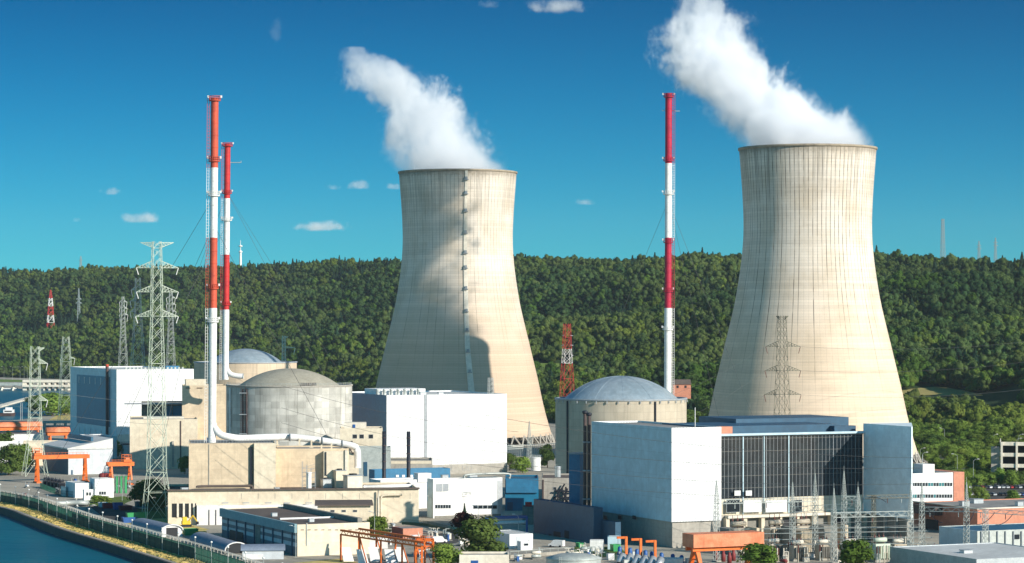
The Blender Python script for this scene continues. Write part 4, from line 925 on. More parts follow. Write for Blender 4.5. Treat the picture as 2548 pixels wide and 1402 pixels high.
# ================================================================ right side
O=Bld('office_building','white office block with two window rows and salmon end wall','building',2225,2372,1180,Y=1062,dep=18,wall=WHITEP,side=WHITEP,roof=ROOFBR)
O.fbox(O.L+.003,O.L+5.2,0,O.z1+.1,.3,-20).build('end_wall',BRICK,O.root)
for row,(y0,y1) in enumerate(((1202,1210),(1231,1239))):
    for k in range(16):
        x0=2262+k*6.8; O.win(x0,y0,x0+4.8,y1,TEALG if (k in(7,8,11,12) and row==0) or (row==1 and k in (1,2,5,9)) else GLASS,d=.1)
O.fbox(O.L*.62,O.L*.82,O.z1-.6,O.z1+3.2,-6,-13).build('roof_house',WHITEP,O.root)
m=MB(); m.tube(O.p(O.L*.66,-8,O.z1+3),O.p(O.L*.66,-8,O.z1+7),.12,6); m.build('antenna',STEEL,O.root)
R1=Bld('brick_hall','big salmon brick hall with pale roof edge in front of the office block','building',2432,2760,1268,Y=912,pl=2272,wall=BRICK,side=BRICK,roof=ROOFGR,par=.3)
R1.fbox(-.3,R1.L,R1.z1,R1.z1+.4,-.8,.3).build('coping',CREAM,R1.root)
MB().prism([R1.q(-.3,-.8),R1.q(.4,-.8),R1.q(.4,-R1.D),R1.q(-.3,-R1.D)],R1.z1,R1.z1+.4).build('coping',CREAM,R1.root)
for px in (2366,): R1.swin(px,1325,px+12,1347,WHITEP,'window_frame',.12); R1.swin(px+2,1330,px+10,1347,DARK,'window',.16)
for px in (2422,): R1.swin(px,1322,px+8,1340,WHITEP,'window_frame',.12)
R1.swin(2300,1295,2335,1355,DARK,'gate')
MB().prism([R1.q(-.003,R1.ns(2345)),R1.q(-3,R1.ns(2345)),R1.q(-3,R1.ns(2275)),R1.q(-.003,R1.ns(2275))],zz(1292,915),zz(1262,930)).build('roof_screen',BROWNP,R1.root)
R2=Bld('metal_shed','long grey blue metal shed with pale flat roof, lowest at right','shed',2430,2700,1392,Y=745,pl=2215,wall=SILVER,side=STEEL,roof=ROOFWH,par=.2)
R3=Bld('storage_shed','low blue grey shed with pipe frames in front of the salmon brick','shed',2432,2700,1322,Y=838,dep=22,wall=STEEL,side=BLUESIDE,roof=ROOFBL,par=.2)
for k in range(6): R3.slab(2440+k*20,1322,2441.5+k*20,1360,FRAME,'post',.5)
R3.slab(2522,1330,2536,1342,GLASS,'window')
PG=Bld('parking_garage','cream open sided parking garage with three decks at the right edge','building',2490,2640,1100,Y=1235,dep=35,wall=CREAM,side=CREAM,roof=ROOFGR,flat=False,ang='face')
zt=PG.z1; hs=zt/3.4
for k in range(4):
    z=zt-k*hs; PG.fbox(0,PG.L,z-.5-1.2,z,-.003,-.4).build('deck_edge',CREAM,PG.root)
    PG.fbox(.4,PG.L-.4,z-1.9,z-1.71,-.41,-35).build('deck',ROOFGR,PG.root)
    MB().prism([PG.q(-.003,-.41),PG.q(-.4,-.41),PG.q(-.4,-35),PG.q(-.003,-35)],z-1.7,z).build('deck_edge',CREAM,PG.root)
for k in range(4): 
    u=k*PG.L/4; PG.fbox(u+.01,u+1.0,-3,zt-.02,.003,.5).build('column',CREAM,PG.root)
PG.fbox(.5,PG.L,-3,zt-1,-20,-20.4).build('core_wall',DARK,PG.root)
PG.fbox(-4.5,-.5,-3,zz(1115,1235),-4,-14).build('stair_tower',CONC,PG.root)
hp=ray_hill(1697,968); hp=at(1697,968,1600); t=thing('house','small pink house with dark roof beside the pale chimney foot','house',(hp.x,hp.y,hp.z-4))
wd=44*hp.y/F; hh=22*hp.y/F
MB().box((hp.x,hp.y+4,hp.z-6),(wd,9,hh*.55+6)).build('wall',BRICK,t)
MB().add([(hp.x-wd*.53,hp.y-1,hp.z+hh*.5),(hp.x+wd*.53,hp.y-1,hp.z+hh*.5),(hp.x+wd*.5,hp.y+4,hp.z+hh*1.05),(hp.x-wd*.5,hp.y+4,hp.z+hh*1.05),(hp.x-wd*.53,hp.y+9.5,hp.z+hh*.5),(hp.x+wd*.53,hp.y+9.5,hp.z+hh*.5)],[(0,1,2,3),(3,2,5,4),(0,3,4),(1,5,2)]).build('roof',ROOFBR,t)
for k in (-.25,.2): MB().box((hp.x+wd*k,hp.y-.55,hp.z+hh*.1),(1.3,.12,1.5)).build('window',DARK,t)
random.seed(33)
# ================================================================ lattice pylons
def lattice(m,c,lv,r,rz=0.0,br=None):
    """square lattice mast. lv: (z, half width)"""
    br=br or r*.62; co,si=math.cos(rz),math.sin(rz)
    def cn(z,w,k):
        a,b=((-1,-1),(1,-1),(1,1),(-1,1))[k%4]; return Vector((c[0]+(a*co-b*si)*w,c[1]+(a*si+b*co)*w,z))
    for (z0,w0),(z1,w1) in zip(lv[:-1],lv[1:]):
        n=max(1,round((z1-z0)/(1.15*(w0+w1)))); n=min(n,14)
        for i in range(n):
            f0,f1=i/n,(i+1)/n; za,zb_=z0+(z1-z0)*f0,z0+(z1-z0)*f1; wa,wb=w0+(w1-w0)*f0,w0+(w1-w0)*f1
            for k in range(4):
                p,q=cn(za,wa,k),cn(za,wa,k+1); P2,Q2=cn(zb_,wb,k),cn(zb_,wb,k+1)
                m.tube(p,P2,r,4); m.tube(p,Q2,br,3); m.tube(q,P2,br,3)
                if i==0: m.tube(p,q,br,3)
def crossarm(m,a0,a1,tip,h,r):
    """triangular arm from the mast face (two points at the height of the tip) to its tip"""
    a0=Vector(a0);a1=Vector(a1);tip=Vector(tip); up=Vector((0,0,h))
    for a in (a0,a1):
        m.tube(a,tip,r,4); m.tube(a+up,tip,r,4)
        for k in range(1,5):
            f=k/5; p=a.lerp(tip,f); q=(a+up).lerp(tip,f); m.tube(p,q,r*.6,3); f2=(k-1)/5; m.tube(a.lerp(tip,f2),q,r*.6,3)
    for k in range(1,5):
        f=k/5; m.tube(a0.lerp(tip,f),a1.lerp(tip,f-.2),r*.6,3)
def pylon(label,px,Y,lvp,arms,mat,r,zb=None,group='lattice pylons',legs=True,rz=.35,cat='pylon',name='lattice_pylon',ins=True,mats=None):
    """lvp: (py, half width in px) from the foot up; arms: (py, px of left tip or None, px of right tip or None, rise px)"""
    x=xx(px,Y); s=Y/F; lv=[(zz(py,Y),w*s*.8) for py,w in lvp]; 
    if zb is not None: lv[0]=(zb,lv[0][1])
    t=thing(name,label,cat,(x,Y,lv[0][0]),group)
    if mats:
        for i in range(len(lv)-1): m=MB(); lattice(m,(x,Y),lv[i:i+2],r,rz); m.build('mast_section',mats[i%len(mats)],t)
    else:
        m=MB(); lattice(m,(x,Y),lv,r,rz); m.build('mast',mat,t)
    for py,l,rr,up in arms:
        z=zz(py,Y); w=float(np.interp(-z,[-a for a,_ in lv[::-1]],[b for _,b in lv[::-1]]))
        for tipx,sg in ((l,-1),(rr,1)):
            if tipx is None: continue
            tx=(tipx-px)*s; m=MB(); tip=(x+tx,Y+tx*.12,z); crossarm(m,(x+sg*w,Y-w*.7,z),(x+sg*w,Y+w*.7,z),tip,up*s,r*.9); ar=m.build('crossarm',mat,t)
            if ins and up>0: MB().tube(tip,(tip[0]-sg*.8,tip[1],tip[2]-17*s),.16,5).build('insulator',PORC if mat is PYLOND else WHITEP,ar)
    return t
big=pylon('biggest lattice pylon, standing on four legs by the river fence',390,972,[(1306,41),(1225,33),(1175,26),(1040,24),(905,20.5),(787,16),(665,14.5),(618,13),(601,12)],
  [(604,350,432,-13),(667,340,443,17),(727,340,443,17),(788,338,443,17)],PYLON,.13)
pylon('pylon with short right arms beside the orange gantry crane at left',87,1262,[(1186,36),(1120,24),(1040,18),(960,15),(862,12)],[(866,None,110,0-9),(905,None,118,12),(997,None,118,12)],PYLON,.13)
pylon('armless looking tall pylon at the left end of the white hall',164,1850,[(1068,22),(985,18),(900,14),(838,9)],[(892,150,186,4)],PYLON,.16,zb=-.5)
pylon('slender pylon behind the left white hall, left of three',306,2150,[(960,17),(880,11),(840,8),(738,3)],[(752,297,316,5),(768,297,316,5),(784,297,318,5)],STEEL,.15,zb=-.5)
pylon('middle pylon of three behind the left white hall with cut short left arms',343,1750,[(960,22),(905,19),(810,12),(760,9),(692,7)],[(722,327,None,8),(750,324,None,8),(776,324,None,8)],STEEL,.16,zb=-.5)
pylon('slender pylon behind the left white hall just right of the biggest pylon',425,2100,[(960,16),(880,11),(850,9),(728,4)],[(742,414,436,5),(758,414,437,5),(776,414,438,5)],STEEL,.15,zb=-.5)
hz=ray_hill(126,823); pylon('red and white pylon low on the wooded hill at far left',126,hz.y,[(823,12),(803,9.5),(784,8),(762,6.5),(742,4.5),(722,1.2)],[],REDP,.45,zb=hz.z-3,mats=[REDP,WHITEP,REDP,WHITEP,REDP])
hz=ray_hill(196,810); pylon('thin grey pylon on the wooded hill right of the red and white pylon',196,hz.y,[(812,5),(770,3.5),(718,1.2)],[(745,189,203,3),(755,188,204,3)],PYLONF,.3,zb=hz.z-8,ins=False)
pylon('one armed pylon peeping out between the two left reactor domes',706,1720,[(955,6),(893,5),(836,4)],[(838,None,718,-4),(866,None,734,4)],PYLON,.2,zb=0)
pylon('red and white lattice mast beside the blue domed reactor',1411,1640,[(984,21),(943,16),(904,13),(868,11),(840,10),(806,8.5)],[(836,1398,1426,2),(860,1396,1427,2),(885,1396,1427,2)],FRAME,.15,zb=-.5,mats=[REDP,REDP,WHITEP,REDP,REDP],ins=False)
pylon('dark pylon standing in front of the sunlit cooling tower',1946,1240,[(1060,25),(982,17),(922,14),(862,12.5),(800,10),(786,9)],[(787,1931,1962,-8),(863,1905,1992,14),(923,1903,1993,14),(983,1901,1994,14)],PYLOND,.15,zb=0)
hz=ray_hill(2346,672); pylon('tall radio mast pylon on the ridge right of the sunlit tower',2346,hz.y,[(672,8),(640,6),(600,4.5),(545,3.2)],[],PYLONF,.26,zb=hz.z-6,name='radio_mast',group=None,cat='mast')
hz=ray_hill(2436,645); pylon('left one of two tiny pylons on the far right skyline',2436,3300,[(650,4),(600,1)],[(612,2430,2442,2),(620,2429,2443,2)],PYLONF,.2,ins=False)
pylon('right one of two tiny pylons on the far right skyline',2477,3300,[(650,4),(592,1)],[(604,2471,2483,2),(612,2471,2484,2)],PYLONF,.2,ins=False)
pylon('tiny pylon poking over the far left skyline',201,4700,[(672,4),(638,1)],[(648,196,206,1)],PYLONF,.4,ins=False)
pylon('short white lattice mast on the roof of the middle white hall',1221,1300,[(986,7.5),(940,6.5)],[],PWHITE,.14,group=None,cat='mast',name='roof_mast')
Y=4650; x=xx(598.5,Y); z0=zz(668,Y); t=thing('telecom_tower','white telecom tower with round decks on the left skyline','tower',(x,Y,z0-25)); s=Y/F
MB().lathe((x,Y,z0-25),[(4.4*s,0),(3.2*s,25+13*s),(2.6*s,25+44*s)],14).build('shaft',WHITEP,t)
for d in (39,53): MB().lathe((x,Y,z0+d*s),[(2.6*s,0),(5*s,1*s),(5*s,3*s),(2.2*s,4.2*s)],14).build('deck',WHITEP,t)
MB().tube((x,Y,z0+44*s),(x,Y,z0+70*s),1.2*s,8,.5*s).build('antenna',WHITEP,t)
for px,h in ((746,20),(753,19)):
    q=ray_hill(px,832); MB_=MB().tube((q.x,q.y,q.z-14),(q.x,q.y,q.z+h*q.y/F),.28,6); o=MB_.build('flagpole',WHITEP); rebase(o,(q.x,q.y,q.z-14)); tag(o,('left' if px==746 else 'right')+' one of two bare white poles in the wood left of the shaded tower','pole')
# ================================================================ overhead wires
def wire(a,b,sag,r,label,mat=WIREM):
    a=Vector(a);b=Vector(b); pts=[a.lerp(b,i/16)-Vector((0,0,sag*4*(i/16)*(1-i/16))) for i in range(17)]
    o=MB().path(pts,r,4).build('overhead_wire',mat); rebase(o,a); tag(o,label,'wire','overhead power lines')
for k,(y0,x1,y1) in enumerate(((863,2560,850),(923,2560,900),(983,2560,968))):
    wire(at(1992,y0,1240),at(x1,y1,1330),2.5,.05,'power line from the %s right arm of the dark pylon to the right edge'%('top','middle','lowest')[k])
    wire(at(1903,y0,1240),at(1560,y0+(150,170,165)[k],1150),4,.04,'power line from the %s left arm of the dark pylon down leftwards'%('top','middle','lowest')[k])
for k,(a,b_,sg) in enumerate((((443,668,972),(1300,1040,855),9),((443,728,972),(1300,1090,850),9),((443,789,972),(1300,1150,845),9),((432,604,972),(1300,985,860),7))):
    pass
for k,(y0,y1) in enumerate(((1066,1140),(1130,1165),(1178,1204),(1212,1240))):
    wire(at(1200,y0-34,842),at(2290,y1,836),3.0,.055,'%s of four dark cables hanging across the blue hall wall'%('topmost','second from top','third from top','lowest')[k])
for k,(y0,y1) in enumerate(((1000,1075),(1055,1130),(1092,1168))):
    wire(at(700,y0-40,955),at(1290,y1,935),2.5,.055,'%s cable hanging across the white middle hall'%('upper','middle','lower')[k])
for k,(y0,y1) in enumerate(((968,998),(1020,1052))):
    wire(at(-30,y0-24,1180),at(420,y1+6,1100),2.0,.06,'%s pale cable across the teal side of the left hall'%('upper','lower')[k],PWHITE)
# ================================================================ gantry cranes
def gantry(label,x0,x1,Y,ybeam,ybase,hb,mat=ORANGE,trolley=None,depth=6.0,cover=None,slope=None,legw=.9,braced=True):
    """x0,x1 the legs in the photo; the girder spans between them along the plant grid"""
    z0=max(0,zz(ybase,Y)); p0=Vector((xx(x0,Y),Y,z0)); k=(x1-CX)/F; L=(k*p0.y-p0.x)/(UX-k*UY); zt=zz(ybeam,Y); t=thing('gantry_crane',label,'gantry crane',p0,'orange gantry cranes')
    def b(u0,u1,n0,n1,za,zb_): 
        return MB().prism([(p0.x+UX*u+NX*n,p0.y+UY*u+NY*n) for u,n in ((u0,n0),(u1,n0),(u1,n1),(u0,n1))],za,zb_)
    for n in (0,-depth*.45): b(-1.2,L+1.2,n,n-.9,zt-hb,zt).build('girder',mat,t)
    for u in (0,L-legw):
        for sg in (1,-1):
            m=MB(); top=U2(p0,u+legw/2,-depth*.22+sg*.8,zt-hb-z0); bot=U2(p0,u+legw/2,-depth*.22+sg*depth*.42,0); m.tube(top,bot,legw*.62,4,legw*.5,cap=True); m.build('leg',mat,t)
        m=MB(); 
        for f in (.25,.55): 
            a=U2(p0,u+legw/2,-depth*.22+depth*.42*(1-f)+.3*f,(zt-hb-z0)*f); c=U2(p0,u+legw/2,-depth*.22-depth*.42*(1-f)-.3*f,(zt-hb-z0)*f); m.tube(a,c,.22,4)
        if braced:
            a=U2(p0,u+legw/2,-depth*.22+depth*.4,.5); c=U2(p0,u+legw/2,-depth*.22-depth*.18,(zt-hb-z0)*.6); m.tube(a,c,.16,4)
        m.build('leg_brace',mat,t)
        b(u-.4,u+legw+.4,-depth*.22+depth*.5,-depth*.22-depth*.5,0.02,.7).build('bogie',mat,t)
    m=MB()
    for i in range(15):
        u=L*i/14; m.tube(U2(p0,u,.2,zt-z0),U2(p0,u,.2,zt-z0+1.1),.06,4)
    m.tube(U2(p0,0,.2,zt-z0+1.1),U2(p0,L,.2,zt-z0+1.1),.07,4); m.build('handrail',mat,t)
    if trolley is not None:
        u=L*trolley; tr=b(u-1.8,u+1.8,.5,-depth*.6,zt+.02,zt+1.0).build('trolley',mat,t); m=MB()
        for a in (-1.7,1.7):
            for n in (.4,-depth*.55): m.tube(U2(p0,u+a,n,zt+1-z0),U2(p0,u+a,n,zt+3.2-z0),.12,4)
        for zq in (2.1,3.2):
            for n in (.4,-depth*.55): m.tube(U2(p0,u-1.7,n,zt+zq-z0),U2(p0,u+1.7,n,zt+zq-z0),.12,4)
        m.build('cage',mat,tr); b(u-.9,u+1.0,0,-depth*.4,zt+1.0,zt+2.2).build('winch',ORANGEP,tr)
        m=MB(); m.tube(U2(p0,u+2.6,-1,zt-z0-hb),U2(p0,u+2.6,-1,zt-z0-hb-1.2),.25,6); m.build('hook',BLACKP,tr)
    if cover:
        m=MB(); pts=[]; h=cover
        for u in (-1.6,L+1.6):
            for i in range(9):
                a=math.pi*i/8; pts.append(U2(p0,u,-depth*.24+math.cos(a)*depth*.36,zt-z0+.02+math.sin(a)*h))
        m.add(pts,[(i,i+1,10+i,9+i) for i in range(8)]+[tuple(range(8,-1,-1)),tuple(range(9,18))],True); m.build('hood',ORANGEP,t)
    return t
gantry('orange gantry crane with trolley over its left leg beside the dark blue hall',91,217,1205,1134,1200,1.8,trolley=.03,depth=7,legw=1.3)
gantry('small orange gantry crane with cage above the green tanks',276,328,1190,1151,1196,1.8,trolley=.8,depth=7,legw=.9)
gantry('long hooded orange gantry crane at the left edge behind the pylon',-60,98,1420,1064,1100,2.0,depth=8,cover=2.6,braced=False)
gantry('short hooded orange gantry crane left of the white hall',124,167,1390,1076,1104,1.8,depth=7,cover=2.6,braced=False)
# hooded one by the switchyard
Y=784; t=gantry('big orange gantry crane with boxy faded hood before the transformers',1733,1885,Y,1363,1440,1.2,depth=9,cover=None,legw=1.5,braced=False)
p0=t.location; k=(1885-CX)/F; L=(k*p0.y-p0.x)/(UX-k*UY); zt=zz(1363,Y)
MB().prism([tuple(U2(p0,u,n)[:2]) for u,n in ((-1.6,1.2),(L+1.6,1.2),(L+1.6,-6),(-1.6,-6))],zt+.02,zt+4.0).build('hood',ORANGEP,t)
# open frame crane runway at the bottom
Y=826; t=thing('crane_runway','open orange steel crane runway with truss beams and many legs','gantry crane',(xx(848,Y),Y,0),'orange gantry cranes')
def fp(px,py,Yq): return at(px,py,Yq)
rows=[((848,1320),(1050,1350)),((893,1316),(1078,1345))]
for ri,((xa,ya),(xb,yb2)) in enumerate(rows):
    Ya=812+ri*14; Yb=Ya-24; a=at(xa,ya,Ya); c=at(xb,yb2,Yb); m=MB(); 
    m.tube(a,c,.42,4); m.tube(a+Vector((0,0,-1.3)),c+Vector((0,0,-1.3)),.32,4)
    for i in range(14):
        f=i/14; g2=(i+.5)/14; m.tube(a.lerp(c,f)-Vector((0,0,1.3)),a.lerp(c,g2),.14,3); m.tube(a.lerp(c,g2),a.lerp(c,(i+1)/14)-Vector((0,0,1.3)),.14,3)
    m.build('truss_beam',ORANGE,t)
    for f in (0,.24,.5,.76,1.0):
        q=a.lerp(c,f); m=MB(); m.tube(q-Vector((0,0,1.2)),(q.x,q.y,-.02),.42,4,cap=True); m.build('leg',ORANGE,t)
        if f in (.24,.76): m=MB(); m.tube(q-Vector((0,0,1.3)),(a.lerp(c,f+.09).x,a.lerp(c,f+.09).y,0),.2,4); m.build('brace',ORANGE,t)
a=at(1035,1346,796); m=MB()
for i in range(2):
    for j in range(3): q=a+Vector((j*2.6,i*6,0)); m.tube(q,(q.x,q.y,-.02),.3,4)
for zq in (0,-2.2):
    for i in range(2): m.tube(a+Vector((0,i*6,zq)),a+Vector((5.2,i*6,zq)),.3,4)
    for j in range(3): m.tube(a+Vector((j*2.6,0,zq)),a+Vector((j*2.6,6,zq)),.3,4)
for j in range(2): m.tube(a+Vector((j*2.6,0,-2.2)),(a.x+j*2.6+2.6,a.y,0),.14,4)
m.build('end_frame',ORANGE,t)
m=MB(); 
for k in range(9): m.tube(a+Vector((k*.65,-.2,0)),a+Vector((k*.65,-.2,1.4)),.07,4)
m.tube(a+Vector((0,-.2,1.4)),a+Vector((5.2,-.2,1.4)),.08,4); m.build('handrail',ORANGE,t)
m=MB().box((a.x+1.7,a.y-.5,a.z-5.4),(1.3,.1,2.6)); b_=m.build('notice_board',WHITEP,t); MB().box((a.x+1.7,a.y-.57,a.z-4.2),(.8,.04,.9)).build('notice_symbol',RED2,b_)
for i,px in enumerate((868,905,935,975,1000)):
    q=gp(px,1398+(i%2)*6); t=thing('leaning_panel','white tilted trash rack panel under the orange runway','panel',q,'tilted panels under the orange runway')
    m=MB(); m.add([q+Vector((-1.6,0,0)),q+Vector((1.6,0.2,0)),q+Vector((.3,1.6,4.4)),q+Vector((-2.4,1.4,4.4)),q+Vector((-1.6,.3,0)),q+Vector((1.6,.5,0)),q+Vector((.3,1.9,4.4)),q+Vector((-2.4,1.7,4.4))],[(0,1,2,3),(7,6,5,4),(0,3,7,4),(1,5,6,2),(3,2,6,7),(0,4,5,1)]); m.build('sheet',WHITEP,t)
    m=MB(); m.tube(q+Vector((-.2,1.5,4)),q+Vector((.2,4,0)),.14,4); m.build('prop',BLACKP,t)
# ================================================================ river fence with lamp posts
LINE=[p for p in offset(BANK,10.2)]
i0=min(range(len(LINE)),key=lambda i:abs(CX+F*LINE[i].x/LINE[i].y+20) if LINE[i].y>500 else 9e9); i1=min(range(len(LINE)),key=lambda i:abs(CX+F*LINE[i].x/max(LINE[i].y,1)-720))
def resample(line,step):
    out=[line[0]]; acc=0
    for a,b in zip(line[:-1],line[1:]):
        d=(b-a).length; t=step-acc
        while t<=d: out.append(a.lerp(b,t/d)); t+=step
        acc=(acc+d)%step
    return out
FL=resample(LINE[i0:i1+1],3.4)
fence=thing('river_fence','long dark green mesh security fence along the river bank','fence',FL[0])
def fence_run(pts,h,root,pm,bar,solid,pmat,z0=0.0):
    m=MB()
    for a,b in zip(pts[:-1],pts[1:]):
        d=(b-a); n=Vector((-d.y,d.x,0)).normalized()*.03
        if solid: m.add([a+Vector((0,0,z0+.1)),b+Vector((0,0,z0+.1)),b+Vector((0,0,z0+h*solid)),a+Vector((0,0,z0+h*solid)),a+n+Vector((0,0,z0+.1)),b+n+Vector((0,0,z0+.1)),b+n+Vector((0,0,z0+h*solid)),a+n+Vector((0,0,z0+h*solid))],[(0,1,2,3),(7,6,5,4),(3,2,6,7)])
        k=5
        for i in range(k): q=a.lerp(b,i/k); m.tube(q+Vector((0,0,z0+.1)),q+Vector((0,0,z0+h)),bar,3)
        for f in (.06,.5,.97): m.tube(a+Vector((0,0,z0+h*f)),b+Vector((0,0,z0+h*f)),bar*1.1,3)
    m.build('mesh_panel',pm,root)
NP=len(FL)
for a_,b_,sl_ in ((0,.2,.7),(.2,.34,.45),(.34,.74,.86),(.74,1,0)): fence_run(FL[int(NP*a_):int(NP*b_)+1],4.4,fence,FENCEG,.10,sl_,FENCEG)
for q in FL[::2][:95]: MB().tube(q+Vector((0,0,-.02)),q+Vector((0,0,4.9)),.13,5).build('post',FENCEG,fence)
L2=resample(offset(LINE[i0:i1+1],4.0),4.2); f2=thing('inner_fence','pale inner chain fence topped with wire coils behind the green fence','fence',L2[0])
m=MB()
for a,b in zip(L2[:-1],L2[1:]):
    for f in (.3,.65,1.0): m.tube(a+Vector((0,0,3.6*f)),b+Vector((0,0,3.6*f)),.03,3)
    for i in range(3): q=a.lerp(b,i/3); m.tube(q,q+Vector((0,0,3.6)),.02,3)
    for i in range(5):
        q=a.lerp(b,i/5)+Vector((0,0,4.0)); q2=a.lerp(b,(i+.5)/5)+Vector((0,0,4.5)); q3=a.lerp(b,(i+1)/5)+Vector((0,0,3.8)); m.tube(q,q2,.05,3); m.tube(q2,q3,.05,3)
m.build('chain_mesh',PWHITE,f2)
for q in L2[:95]: MB().tube(q+Vector((0,0,-.02)),q+Vector((0,0,4.3)),.10,4).build('post',CREAM,f2)
def lamp_post(loc,h,label,arm=1.6,az=0.0,group='lamp posts',double=False):
    t=thing('lamp_post',label,'lamp post',loc,group); p=Vector(loc)
    MB().tube(p,p+Vector((0,0,h)),.11,6,.07).build('pole',STEEL,t)
    for s in ((1,-1) if double else (1,)):
        if arm:
            d=Vector((math.cos(az)*s,math.sin(az)*s,0)); m=MB(); m.path([p+Vector((0,0,h-.05)),p+d*arm*.4+Vector((0,0,h+.5)),p+d*arm+Vector((0,0,h+.75))],.07,5); m.build('arm',STEEL,t)
            e=p+d*(arm+.35)+Vector((0,0,h+.7)); MB().box((e.x,e.y,e.z),(1.0,.42,.22),math.atan2(d.y,d.x)).build('lamp_head',WHITEP,t)
        else: MB().lathe(p+Vector((0,0,h)),[(.05,0),(.35,.1),(.35,.45),(.05,.6)],8).build('lamp_head',WHITEP,t)
    return t
FPOST=resample(offset(LINE[i0:i1+1],-1.6),19.0)
for k,q in enumerate(FPOST): lamp_post(q,7.4,'slim pale lamp post on the river side of the green fence',0,group='lamp posts along the river fence')
for px,py in ((300,1233),(440,1265),(560,1362)): pass
for px,py,h,lab in ((304,1246,6.5,'curved lamp post beside the green tanks'),(600,1345,11,'first lamp post from the left along the striped hangar side'),(670,1362,11,'middle lamp post along the striped hangar side'),(736,1388,11.6,'nearest lamp post at the striped hangar corner'),(932,1330,9,'lamp post behind the orange crane runway'),(1075,1290,9.5,'lamp post at the left corner of the white workshop'),(1190,1308,8,'lamp post before the right half of the white workshop'),(1290,1338,9,'lamp post by the blue gate frame')):
    q=gp(px,py); lamp_post(q,h*.8,lab,1.6,2.6)
random.seed(44)
# ================================================================ left yard
D1=Bld('workshop_hall','grey hall with dark blue end wall and white pitched roof behind the gantry crane','building',170,280,1118,Y=1270,pl=107,wall=WHITE,side=NAVY,roof=ROOFWH,flat=False)
zt=D1.z1; zl=zz(1098,1270)
GREYW=M('grey_white_cladding',(.55,.58,.60),(.48,.51,.54),.06,.5,panel=(4,30,.1),pdark=.85)
MB().prism([D1.q(0,0),D1.q(D1.L,0),D1.q(D1.L,-.4),D1.q(0,-.4)],0,[zt,zl+.6,zl+.6,zt]).build('wall',GREYW,D1.root)
MB().prism([D1.q(0,-.41),D1.q(.4,-.41),D1.q(.4,-D1.D),D1.q(0,-D1.D)],0,zt).build('end_wall',NAVY,D1.root)
MB().prism([D1.q(-.6,.5),D1.q(D1.L,.5),D1.q(D1.L,-D1.D),D1.q(-.6,-D1.D)],zt-.2,[zt+.35,zl+.95,zl+.95,zt+.35]).build('roof',ROOFWH,D1.root)
D1.slab(184,1160,208,1182,WHITEP,'roller_door',.1); D1.slab(177,1170,181,1182,NAVY,'door',.1)
D1.fbox(D1.L*.55,D1.L*.6,zl-.5,zl+1.6,-3,-D1.D+3).build('roof_light',ROOFBL,D1.root)
D2=Bld('store_building','low white and dark blue store at the foot of the teal hall side','building',232,291,1087,Y=1415,pl=196,wall=WHITE,side=TEAL,roof=ROOFBL)
D3=Bld('pipe_hall','long low white building under the hooded gantry cranes','building',12,120,1082,Y=1390,pl=-40,wall=WHITEP,side=NAVY,roof=ROOFGR)
m=MB()
for i in range(9):
    u=D3.L*(.12+.09*i); m.path(smooth_line([D3.p(u,1,1),D3.p(u,1.2,5+i%3),D3.p(u+1.8,1.4,6+i%3),D3.p(u+2.2,1.4,2)],4),.45,6)
m.build('wall_pipes',STEEL,D3.root)
D4=Bld('pump_house','pale beige pump house behind the pylon with short right arms','building',58,168,1100,Y=1350,dep=16,wall=BEIGE2,side=BEIGE2,roof=ROOFGR,ang='face')
D5=Bld('intake_house','small white block at the far left edge','building',-20,50,1102,Y=1330,dep=14,wall=WHITEP,side=WHITEP,roof=ROOFWH,ang='face')
# row of dark transformers in a fenced pen
def transformer(label,loc,k,mat=BLACKP,rad=FRAME,bush=PORC,group=None,rz=.42,tank=None):
    t=thing('transformer',label,'transformer',loc,group); t.rotation_euler=(0,0,0); p=Vector(loc)
    def bx(u,n,z,du,dn,dz,m_,nm): 
        return MB().prism([tuple(U2(p,u+a*du/2,n+b*dn/2)[:2]) for a,b in ((-1,-1),(1,-1),(1,1),(-1,1))],p.z+z,p.z+z+dz).build(nm,m_,t)
    bx(0,0,.0,3.4*k,2.4*k,.4*k,CONC,'plinth'); bx(0,0,.41*k,3.0*k,2.0*k,2.8*k,mat,'tank')
    for s in (-1,1):
        m=MB()
        for i in range(7):
            u=(-1.2+i*.4)*k; m.prism([tuple(U2(p,u+a*.08*k,s*(1.35)*k+b*.32*k)[:2]) for a,b in ((-1,-1),(1,-1),(1,1),(-1,1))],p.z+.7*k,p.z+2.9*k)
        m.build('radiator',rad,t)
    m=MB(); a=U2(p,-1.3*k,.2*k,3.9*k); m.tube(a,a+Vector((UX,UY,0))*2.4*k,.42*k,10,cap=True); m.build('conservator',tank or mat,t)
    for i in range(3):
        m=MB(); q=U2(p,(-.9+.9*i)*k,-.4*k,3.2*k)
        prof=[]; 
        for j in range(7): prof+=[(.20*k,j*.22*k),(.11*k,j*.22*k+.1*k)]
        m.lathe(q,prof+[(.04*k,1.6*k),(.04*k,2.0*k)],8); m.build('bushing',bush,t)
    return t
for i in range(5):
    q=gp(116+i*9,1214+i*1.6); transformer('dark transformer in the fenced pen under the big left gantry crane',q,1.05,BLACKP,BLACKP,BLACKP,'dark transformers under the left gantry crane')
pen=[gp(100,1216),gp(150,1236),gp(196,1240)]; o=thing('pen_fence','low green fence in front of the dark transformers','fence',pen[0]); fence_run(resample(pen,3.0),2.6,o,FENCEG,.05,.0,FENCEG)
T1=Bld('equipment_cabin','white box cabin with blue end beside the dark transformers','building',187,225,1203,ybs=1240,pl=163,wall=WHITEP,side=BLUESIDE,roof=ROOFWH,par=.1)
T1b=Bld('equipment_cabin','small white cabin with dark blue foot left of the bigger cabin','building',163,164.2,1212,ybs=1236,pl=152,wall=WHITEP,side=WHITEP,roof=ROOFWH,par=.1)
